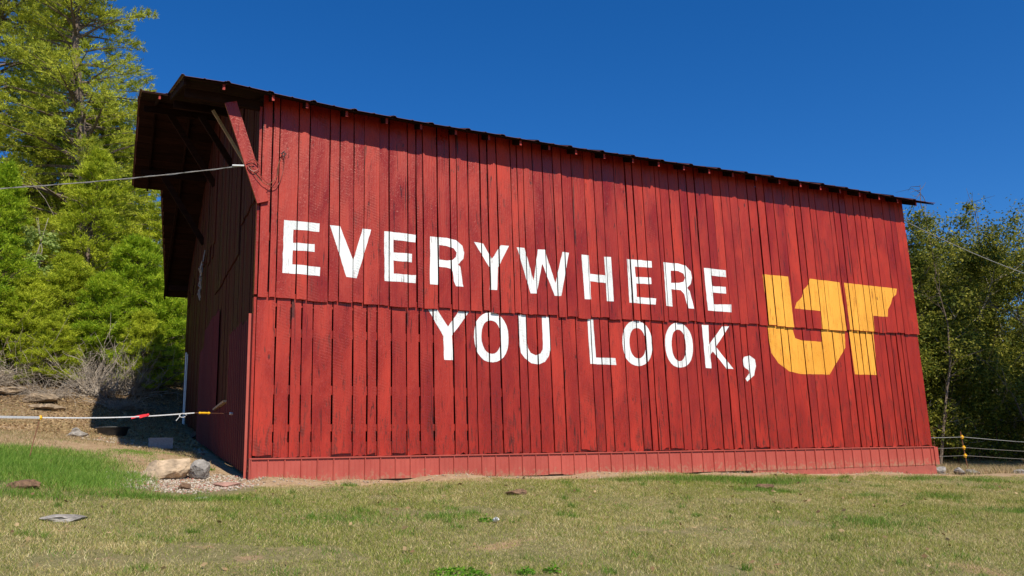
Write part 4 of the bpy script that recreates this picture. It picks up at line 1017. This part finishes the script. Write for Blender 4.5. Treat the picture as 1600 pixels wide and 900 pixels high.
# fallen leaves and twigs on the bank
r_ = np.random.default_rng(61); n = 45000
xa = r_.uniform(-9, 0.4, n); ya = r_.uniform(5.5, 19, n); k = (vnoise(xa, ya, 1.2, 62) + r_.uniform(-0.8, 0.8, n) > -0.2 - (ya > 10)*0.6) & ~in_barn(xa, ya); xa, ya = xa[k], ya[k]
c = np.stack([xa, ya, gz(xa, ya) + r_.uniform(0.0, 0.03, len(xa))], 1)
M['litter'] = leaf_mat('fallen_leaves', (0.12, 0.07, 0.035), (0.25, 0.155, 0.075), (0.46, 0.33, 0.17), 0.1)
o = link('leaf_litter', leaf_quads(c, r_.normal(size=c.shape)*np.array([1, 1, 0.25]), 0.06, 0.036, r_), M['litter']); tag(o, 'brown fallen leaves covering the foot of the wooded bank', 'leaves', kind='stuff')

# brown leaves blown over the lawn, and weeds along the foot of the skirt
n = 420; xa = r_.uniform(-3.5, 14, n); ya = -8 + 7.6*r_.random(n); c = np.stack([xa, ya, gz(xa, ya) + 0.025], 1)
o = link('blown_leaves', leaf_quads(c, r_.normal(size=c.shape)*np.array([1, 1, 0.4]), 0.055, 0.035, r_), M['litter']); tag(o, 'scattered brown leaves on the lawn', 'leaves', kind='stuff')
n = 5200; xa = r_.uniform(0.1, 13.4, n); ya = -0.10 - 0.45*r_.random(n)**1.6; k = vnoise(xa, ya*3, 3.1, 71) + r_.uniform(-0.35, 0.35, n) > 0.32; xa, ya = xa[k], ya[k]
o = link('wall_weeds', blades(xa, ya, r_.uniform(0.02, 0.10, len(xa)), r_.uniform(0.004, 0.009, len(xa)), 0.6, 72), M['straw']); tag(o, 'thin weeds and straw along the foot of the barn wall', 'grass', kind='stuff')

# ------------------------------------------------------------------ trees
def tri_leaves(c, d, ln, w, r, jit=0.5):
    n = len(c); d = d/np.maximum(np.linalg.norm(d, axis=1, keepdims=True), 1e-6)
    s = np.cross(d, r.normal(size=(n, 3)) + face_bias(c)); s /= np.maximum(np.linalg.norm(s, axis=1, keepdims=True), 1e-6)
    l_ = (ln*(1 + jit*r.uniform(-1, 1, n)))[:, None]; w_ = (w*(1 + jit*r.uniform(-1, 1, n)))[:, None]
    V = np.stack([c - s*w_*0.5, c + s*w_*0.5, c + d*l_], 1)
    return np_mesh('leaves', V.reshape(-1, 3), np.arange(3*n).reshape(n, 3))

def conifer_meshes(seed, H, R, nb=140, t0=0.06, sprays=15, per=22, ln=0.16, w=0.035, rise=0.25, droop=0.35, shape=0.8, trunk_r=0.16, gap=0.0, lean=(0,0), spray_k=0.38):
    r = np.random.default_rng(seed); wood = MB()
    zs = np.linspace(0, H, 9)
    tx = lambda z: lean[0]*(z/H)**1.5*H + 0.10*math.sin(z*0.9 + seed); ty = lambda z: lean[1]*(z/H)**1.5*H + 0.08*math.cos(z*0.7 + seed)
    wood.tube([(tx(z), ty(z), z - (0.3 if z == 0 else 0)) for z in zs], [max(0.012, trunk_r*(1 - z/H*0.96)) for z in zs], 8)
    C = []; Dn = []
    for i in range(nb):
        t = t0 + (1 - t0)*((i + r.uniform(0, 1))/nb)**0.9
        if gap and math.sin(t*23 + seed) + r.uniform(-0.6, 0.6) > 1 - gap: continue
        z = t*H; az = i*2.39996 + r.uniform(-0.5, 0.5)
        Lb = R*max(0.06, (1 - t)**shape)*r.uniform(0.55, 1.2)
        if t < 0.2: Lb *= 0.6 + 2*t
        el = rise + 0.5*t + r.uniform(-0.15, 0.2)
        d = np.array([math.cos(az)*math.cos(el), math.sin(az)*math.cos(el), math.sin(el)]); base = np.array([tx(z), ty(z), z])
        side = np.array([-math.sin(az), math.cos(az), 0.0]); up = np.cross(d, side); up = up if up[2] > 0 else -up
        wob = r.uniform(-0.15, 0.15)
        P = lambda s: base + np.outer(s, d)*Lb + np.outer(s**2, side)*wob*Lb + np.outer(s**2, [0, 0, -droop])*Lb
        pp = P(np.array([0, 0.35, 0.7, 1.0]))
        wood.tube([Vector(p) for p in pp], [max(0.006, 0.05*Lb/2.5), 0.03*Lb/2.5 + 0.003, 0.012, 0.005], 4, False)
        m = max(5, int(sprays*(0.35 + 0.65*Lb/R)))
        s = r.uniform(0.18, 1.0, m)**0.8; sg = r.choice([-1, 1], m)
        sl = (spray_k*(1.05 - s)*Lb + 0.22)*r.uniform(0.6, 1.2, m)
        sd = d[None]*r.uniform(0.5, 0.9, m)[:, None] + side[None]*(sg*r.uniform(0.3, 1.0, m))[:, None] + up[None]*r.uniform(-0.15, 0.45, m)[:, None]
        sd /= np.linalg.norm(sd, axis=1, keepdims=True)
        u = r.uniform(0.02, 1.0, (m, per))
        pos = P(s)[:, None, :] + sd[:, None, :]*(u*sl[:, None])[..., None] + np.array([0, 0, -0.10])*(u**2*sl[:, None])[..., None] + r.normal(size=(m, per, 3))*0.035
        dr = sd[:, None, :] + r.normal(size=(m, per, 3))*0.55
        C.append(pos.reshape(-1, 3)); Dn.append(dr.reshape(-1, 3))
    C = np.concatenate(C); Dn = np.concatenate(Dn)
    me_w = bpy.data.meshes.new('trunk'); me_w.from_pydata(wood.v, [], wood.f)
    return me_w, tri_leaves(C, Dn, ln, w, r)

def tree(name, meshes, x, y, mats, label, cat='tree', group=None, rz=0.0, sc=1.0, sink=0.0, trunk_name='trunk'):
    e = empty(name); place(e, (x, y, gzf(x, y) - sink), rz, sc)
    for nm, me, mt in ((trunk_name, meshes[0], mats[0]), ('crown', meshes[1], mats[1])):
        if not me.materials: me.materials.append(M[mt])
        o = bpy.data.objects.new(nm, me); col.objects.link(o); o.parent = e
        if me.materials[0] != M[mt]:
            o.material_slots[0].link = 'OBJECT'; o.material_slots[0].material = M[mt]
    return tag(e, label, cat, group)

big = conifer_meshes(3, 19.0, 4.3, 320, 0.05, 24, 38, 0.115, 0.030, 0.12, 0.20, 0.50, 0.26, 0.10, (-0.10, 0.0))
mid = conifer_meshes(5, 6.8, 2.5, 180, 0.02, 18, 34, 0.10, 0.026, 0.25, 0.25, 0.62, 0.12)
cone = conifer_meshes(9, 5.6, 1.75, 200, 0.02, 17, 30, 0.09, 0.024, 0.35, 0.15, 0.7, 0.10)
low = conifer_meshes(13, 3.6, 2.1, 150, 0.02, 18, 32, 0.095, 0.025, 0.3, 0.3, 0.55, 0.09)
G1 = 'conifers on the slope behind the barn'
tree('conifer_tree', big, -3.0, 20.5, ('bark', 'hemlock'), 'tallest olive green conifer rising out of the top left corner', group=G1)
tree('conifer_tree', cone, -5.0, 15.4, ('bark', 'bright'), 'bright green bushy cedar at the left edge above the fence post', group=G1, rz=0.7)
tree('conifer_tree', mid, -2.7, 17.6, ('bark', 'cedar'), 'yellow green cedar in the middle of the slope, left of the barn roof', group=G1, rz=1.9, sc=0.92)
tree('conifer_tree', low, -1.35, 16.2, ('bark', 'bright'), 'low bright green cedar just left of the far barn eave', group=G1, rz=0.4, sc=1.08)
tree('conifer_tree', mid, 0.2, 19.5, ('bark', 'cedar'), 'cedar half hidden behind the far barn eave', group=G1, rz=3.9)
tree('conifer_tree', low, -3.2, 15.3, ('bark', 'cedar'), 'short cedar in front of the slope between the bright one and the barn', group=G1, rz=2.6, sc=0.85)
tree('conifer_tree', mid, -4.6, 24.5, ('bark', 'hemlock'), 'olive conifer on the slope below the tallest one', group=G1, rz=5.0, sc=0.95)
tree('conifer_tree', mid, -1.6, 25.5, ('bark', 'hemlock'), 'olive conifer high on the slope behind the hay hood', group=G1, rz=0.9, sc=0.92)
tree('conifer_tree', mid, -7.3, 21.5, ('bark', 'hemlock'), 'olive conifer at the left edge beside the tallest one', group=G1, rz=2.2, sc=1.25)
tree('conifer_tree', cone, -7.6, 16.5, ('bark', 'cedar'), 'cedar outside the left edge next to the bright green one', group=G1, rz=4.0, sc=1.2)
tree('conifer_tree', big, -11.5, 23.0, ('bark', 'hemlock'), 'second tall conifer beyond the left edge', group=G1, rz=2.0, sc=0.9)
tree('conifer_tree', mid, 3.0, 22.0, ('bark', 'cedar'), 'cedar on the slope hidden behind the barn', group=G1, rz=1.0)

tree('conifer_tree', big, -7.6, 25.5, ('bark', 'hemlock'), 'tall conifer behind the left edge, its boughs filling the corner', group=G1, rz=3.6, sc=0.95)
tree('conifer_tree', mid, -2.6, 22.2, ('bark', 'cedar'), 'cedar filling the slope under the boughs of the tallest conifer', group=G1, rz=4.4, sc=1.12)
tree('conifer_tree', low, -2.2, 14.9, ('bark', 'bright'), 'low spreading cedar over the leafless bush', group=G1, rz=1.2, sc=0.8)
tree('conifer_tree', low, -4.1, 14.7, ('bark', 'cedar'), 'low cedar under the bright green one at left', group=G1, rz=3.2, sc=0.7)
tree('conifer_tree', low, -0.5, 15.6, ('bark', 'bright'), 'low cedar in the barn shadow beside the far gable corner', group=G1, rz=5.2, sc=0.85)
tree('conifer_tree', low, -3.35, 13.7, ('bark', 'cedar'), 'small cedar low on the bank above the ledge stones', group=G1, rz=0.6, sc=0.5)
tree('conifer_tree', low, -5.4, 14.0, ('bark', 'bright'), 'small cedar low on the bank at the left edge', group=G1, rz=2.0, sc=0.6)
tree('conifer_tree', low, -1.05, 14.5, ('bark', 'cedar'), 'small cedar low on the bank in the barn shadow', group=G1, rz=4.6, sc=0.62)
tree('conifer_tree', big, -4.8, 28.0, ('bark', 'cedar'), 'conifer closing the gaps behind the tallest one', group=G1, rz=5.4, sc=0.72)
# dead twiggy brush
def brush_mesh(seed, n, R, H, flat=0.0):
    r = np.random.default_rng(seed); mb = MB()
    for i in range(n):
        az = r.uniform(0, 6.28); el = r.uniform(0.15, 1.35)*(1 - flat) + 0.05
        ln = R*r.uniform(0.5, 1.1); p = np.array([r.normal(0, R*0.16), r.normal(0, R*0.16), -0.05])
        d = np.array([math.cos(az)*math.cos(el), math.sin(az)*math.cos(el), math.sin(el)*H/R]); pts = [p.copy()]
        for k in range(4):
            d = d + r.normal(0, 0.16, 3); p = p + d*ln/4; pts.append(p.copy())
        mb.tube(pts, [0.015, 0.012, 0.009, 0.006, 0.003], 3, False)
        for q in range(5):
            b = pts[1 + q % 4] + r.normal(0, 0.02, 3); dd = d*0.7 + r.normal(0, 0.55, 3)
            b1 = b + dd*ln*0.16; b2 = b1 + (dd + r.normal(0, 0.4, 3))*ln*0.14
            mb.tube([b, b1, b2], [0.007, 0.005, 0.0025], 3, False)
    me = bpy.data.meshes.new('twigs'); me.from_pydata(mb.v, [], mb.f); me.materials.append(M['dead_twig']); return me
b1 = brush_mesh(4, 120, 1.15, 1.1); b2 = brush_mesh(6, 110, 1.5, 0.7, 0.35)
def brush(me, x, y, rz, sc, label, mat='dead_twig'):
    o = bpy.data.objects.new('dead_brush', me); col.objects.link(o); place(o, (x, y, gzf(x, y)), rz, sc); return tag(o, label, 'brush', 'dead brush at the foot of the slope')
brush(b1, -2.2, 13.4, 0.3, 1.0, 'grey leafless bush above the feed pan, edge of the barn shadow')
brush(b1, -1.3, 14.0, 1.9, 1.05, 'grey leafless bush in the barn shadow by the gable')
brush(b2, -4.9, 13.6, 2.4, 1.0, 'tangle of pale dead branches at the left edge of the bank')
brush(b2, -4.0, 14.2, 0.2, 0.85, 'second tangle of dead branches under the bright green cedar')
brush(b1, -3.0, 14.3, 4.2, 0.8, 'small grey brush between the dead branch tangles and the leafless bush')
brush(b2, -3.3, 12.9, 3.3, 0.6, 'low dead twigs just above the ledge stones')
brush(b1, -5.6, 12.8, 5.1, 0.7, 'grey twig clump at the left edge above the fence')
brush(b2, -1.6, 12.7, 0.9, 0.55, 'low twigs in front of the leafless bush')
brush(b2, -0.6, 20.5, 1.0, (1.3, 1.3, 2.6), 'grey bare branches among the cedars behind the hay hood')

# pale-leaved vine climbing between the cedars
def leaf_cloud(seed, n, size, ln, w, clump=60):
    r = np.random.default_rng(seed); k = max(1, n//clump)
    cc = r.normal(size=(k, 3)); cc /= np.linalg.norm(cc, axis=1, keepdims=True); cc *= (r.uniform(0.25, 1, k)**0.4)[:, None]*np.array(size)
    c = (cc[:, None, :] + r.normal(size=(k, clump, 3))*0.16*min(size)).reshape(-1, 3)
    return leaf_quads(c, r.normal(size=c.shape)*np.array([1,1,0.6]) + np.array([0,0,-0.2]), ln, w, r)
vm = leaf_cloud(21, 1500, (0.55, 0.45, 1.5), 0.10, 0.075, 50)
vs_ = MB()
for k in range(4): vs_.tube([(0.1*k-0.2, 0.1, -2.8), (0.15*k-0.3, 0.0, -1.2), (0.12*math.sin(k), 0, 0.3), (0.2*math.cos(k*2), 0, 1.3)], [0.02, 0.015, 0.01, 0.005], 5, False)
mw = bpy.data.meshes.new('stem'); mw.from_pydata(vs_.v, [], vs_.f)
e = tree('climbing_vine', (mw, vm), -4.05, 16.0, ('pale_bark', 'vine'), 'pale leaved vine climbing between the two left cedars', 'vine', trunk_name='stem')
e.location.z = gzf(-4.05, 16.0) + 2.7

# broad-leaved thicket to the right
def broad_meshes(seed, H, R, limbs=10, leaves=30000, ln=0.11, w=0.065, low=0.08):
    r = np.random.default_rng(seed); wood = MB(); tips = []
    zs = np.linspace(0, H*0.8, 6)
    wood.tube([(0.15*math.sin(z*0.6+seed), 0.15*math.cos(z*0.5+seed), z - (0.3 if z == 0 else 0)) for z in zs], [0.13*(1 - z/H*0.95) + 0.01 for z in zs], 7)
    for i in range(limbs):
        t = low + (0.86 - low)*(i + r.uniform(0, 0.8))/limbs; z = t*H*0.85; az = i*2.4 + r.uniform(-0.4, 0.4)
        env = R*math.sin(min(1, 0.30 + 0.9*(1-abs(2*t-0.85)))*math.pi/2)
        el = 0.25 + 0.7*t + r.uniform(-0.15, 0.2)
        p = np.array([0.15*math.sin(z*0.6+seed), 0.15*math.cos(z*0.5+seed), z]); d = np.array([math.cos(az)*math.cos(el), math.sin(az)*math.cos(el), math.sin(el)])
        ln_ = env*r.uniform(0.75, 1.15); pts = [p]
        for k in range(4):
            d = d + r.normal(0, 0.16, 3) + np.array([0, 0, 0.04]); d /= np.linalg.norm(d); pts.append(pts[-1] + d*ln_/4)
        wood.tube(pts, [0.055, 0.042, 0.03, 0.018, 0.008], 5, False)
        for q in range(9):
            b = pts[1 + q % 4]; dd = d + r.normal(0, 0.65, 3); dd /= np.linalg.norm(dd); l2 = ln_*r.uniform(0.25, 0.5)
            m1 = b + dd*l2*0.5; m2 = m1 + (dd + r.normal(0, 0.3, 3))*l2*0.5
            wood.tube([b, m1, m2], [0.016, 0.010, 0.004], 4, False)
            for _ in range(4):
                tips.append(m1 + (m2-m1)*r.uniform(-0.6, 1.2) + r.normal(0, 0.14, 3))
    tips = np.array(tips); per = leaves//len(tips)
    c = (tips[:, None, :] + r.normal(size=(len(tips), per, 3))*np.array([0.24, 0.24, 0.17])*r.uniform(0.3, 1.6, (len(tips), 1, 1))).reshape(-1, 3)
    c = c[c[:, 2] > 0.05]
    me_w = bpy.data.meshes.new('trunk'); me_w.from_pydata(wood.v, [], wood.f)
    return me_w, leaf_quads(c, r.normal(size=c.shape)*np.array([1,1,0.7]) + np.array([0,0,-0.35]), ln, w, r, 0.65)
bt1 = broad_meshes(31, 9.0, 3.1, 16, 58000, 0.10, 0.055); bt2 = broad_meshes(33, 8.0, 2.8, 15, 54000, 0.085, 0.05); bt3 = broad_meshes(37, 3.2, 1.9, 11, 26000, 0.08, 0.045, 0.02)
G2 = 'thicket right of the barn'
tree('conifer_tree', big, 27.0, -4.0, ('bark', 'hemlock'), 'tall conifer beyond the right edge, its shade on the thicket', group=G2, rz=0.0)
tree('conifer_tree', big, 31.0, -3.5, ('bark', 'hemlock'), 'second tall conifer beyond the right edge in front of the thicket', group=G2, rz=1.4)
tree('conifer_tree', big, 23.2, -4.8, ('bark', 'hemlock'), 'third tall conifer beyond the right edge, nearest the barn', group=G2, rz=3.2, sc=0.92)
tree('broadleaf_tree', bt1, 23.6, 9.6, ('pale_bark', 'broad'), 'leafy tree just right of the barn end, under the roof corner', group=G2, rz=0.4, sc=1.0)
tree('broadleaf_tree', bt2, 26.0, 9.0, ('pale_bark', 'broad'), 'broad leafy tree in the middle of the right thicket', group=G2, rz=2.2, sc=1.06)
tree('broadleaf_tree', bt1, 29.6, 10.2, ('pale_bark', 'broad'), 'leafy tree at the right edge of the thicket', group=G2, rz=4.1, sc=0.98)
tree('broadleaf_tree', bt2, 33.0, 9.0, ('pale_bark', 'broad'), 'leafy tree beyond the right edge', group=G2, rz=1.1, sc=1.1)
tree('broadleaf_tree', bt2, 27.8, 14.5, ('pale_bark', 'broad'), 'tree set back behind the right thicket', group=G2, rz=5.2, sc=1.12)
tree('broadleaf_tree', bt1, 33.5, 15.5, ('pale_bark', 'broad'), 'tree set back at the far right of the thicket', group=G2, rz=3.0, sc=1.05)
tree('broadleaf_tree', bt1, 25.6, 13.2, ('bark', 'broad'), 'tree filling the gap behind the middle of the thicket', group=G2, rz=2.5, sc=1.0)
tree('broadleaf_tree', bt2, 31.0, 13.0, ('bark', 'broad'), 'tree filling the gap behind the right edge of the thicket', group=G2, rz=0.2, sc=1.15)
tree('broadleaf_tree', bt2, 21.9, 10.4, ('bark', 'broad'), 'leafy tree half hidden by the right barn edge', group=G2, rz=3.7, sc=0.86)
tree('conifer_tree', mid, 22.3, 12.5, ('bark', 'bright'), 'dark green cedar showing between barn end and thicket', group=G2, rz=0.5, sc=1.1)
for i, (x, y, rz, s, lb) in enumerate(((21.6, 8.0, 0.2, 1.0, 'low leafy bush at the right barn end behind the wire fence'), (23.9, 7.9, 1.4, 1.1, 'low leafy bush behind the fence rod with yellow insulators'),
                                       (26.3, 8.0, 3.0, 1.05, 'low leafy bush in the middle of the right thicket'), (28.6, 8.2, 4.4, 1.1, 'low leafy bush at the right edge'), (24.8, 11.6, 5.0, 1.3, 'leafy bush deep inside the thicket'))):
    tree('leafy_bush', bt3, x, y, ('pale_bark', 'broad'), lb, 'bush', G2, rz, s)
# bare saplings and arching canes in front of the thicket
def sapling(pts, r0, name, label, seed, nb=14, mat='bark'):
    r = np.random.default_rng(seed); mb = MB(); P = [np.array(p, float) for p in pts]; n = len(P)
    mb.tube(P, [max(0.006, r0*(1 - i/n)) for i in range(n)], 6)
    for k in range(nb):
        i = r.integers(1, n); b = P[i-1] + (P[i]-P[i-1])*r.uniform(0, 1); d = (P[i]-P[i-1]); d /= np.linalg.norm(d)
        d = d*0.6 + r.normal(0, 0.6, 3); l = r.uniform(0.3, 0.9); m = b + d*l*0.5; e_ = m + (d + r.normal(0, 0.35, 3))*l*0.5
        mb.tube([b, m, e_], [0.012, 0.008, 0.004], 4, False)
    o0 = P[0]; mb.v = [tuple(np.array(v) - o0) for v in mb.v]
    o = mb.build(name, M[mat]); o.location = o0
    return tag(o, label, 'sapling', 'bare stems in front of the thicket')
g = gzf
sapling([(21.5,6.9,g(21.5,6.9)), (21.9,6.8,1.6), (22.4,6.8,3.0), (22.7,6.9,4.4), (22.6,7.0,5.6)], 0.05, 'bare_sapling', 'bare forked stem close to the right barn edge', 1, 20)
sapling([(25.6,6.6,g(25.6,6.6)), (25.2,6.5,1.0), (24.8,6.5,2.0), (24.2,6.6,2.9), (23.3,6.7,3.6)], 0.04, 'bare_sapling', 'pale bare stem rising behind the yellow insulators', 2, 16)
sapling([(28.5,6.6,2.0), (27.3,6.5,3.3), (26.0,6.4,4.3), (24.8,6.4,4.9), (23.6,6.5,5.2)], 0.03, 'arching_cane', 'long arching bare cane across the right thicket', 3, 22)
sapling([(24.6,8.6,6.5), (24.5,8.6,7.8), (24.3,8.6,9.2), (24.4,8.6,9.9)], 0.03, 'bare_sapling', 'bare twigs standing above the thicket left of centre', 4, 18)
sapling([(28.5,9.8,6.5), (28.7,9.8,8.0), (28.9,9.9,9.3), (28.8,9.9,10.1)], 0.03, 'bare_sapling', 'bare twigs standing above the thicket near the right edge', 5, 22)
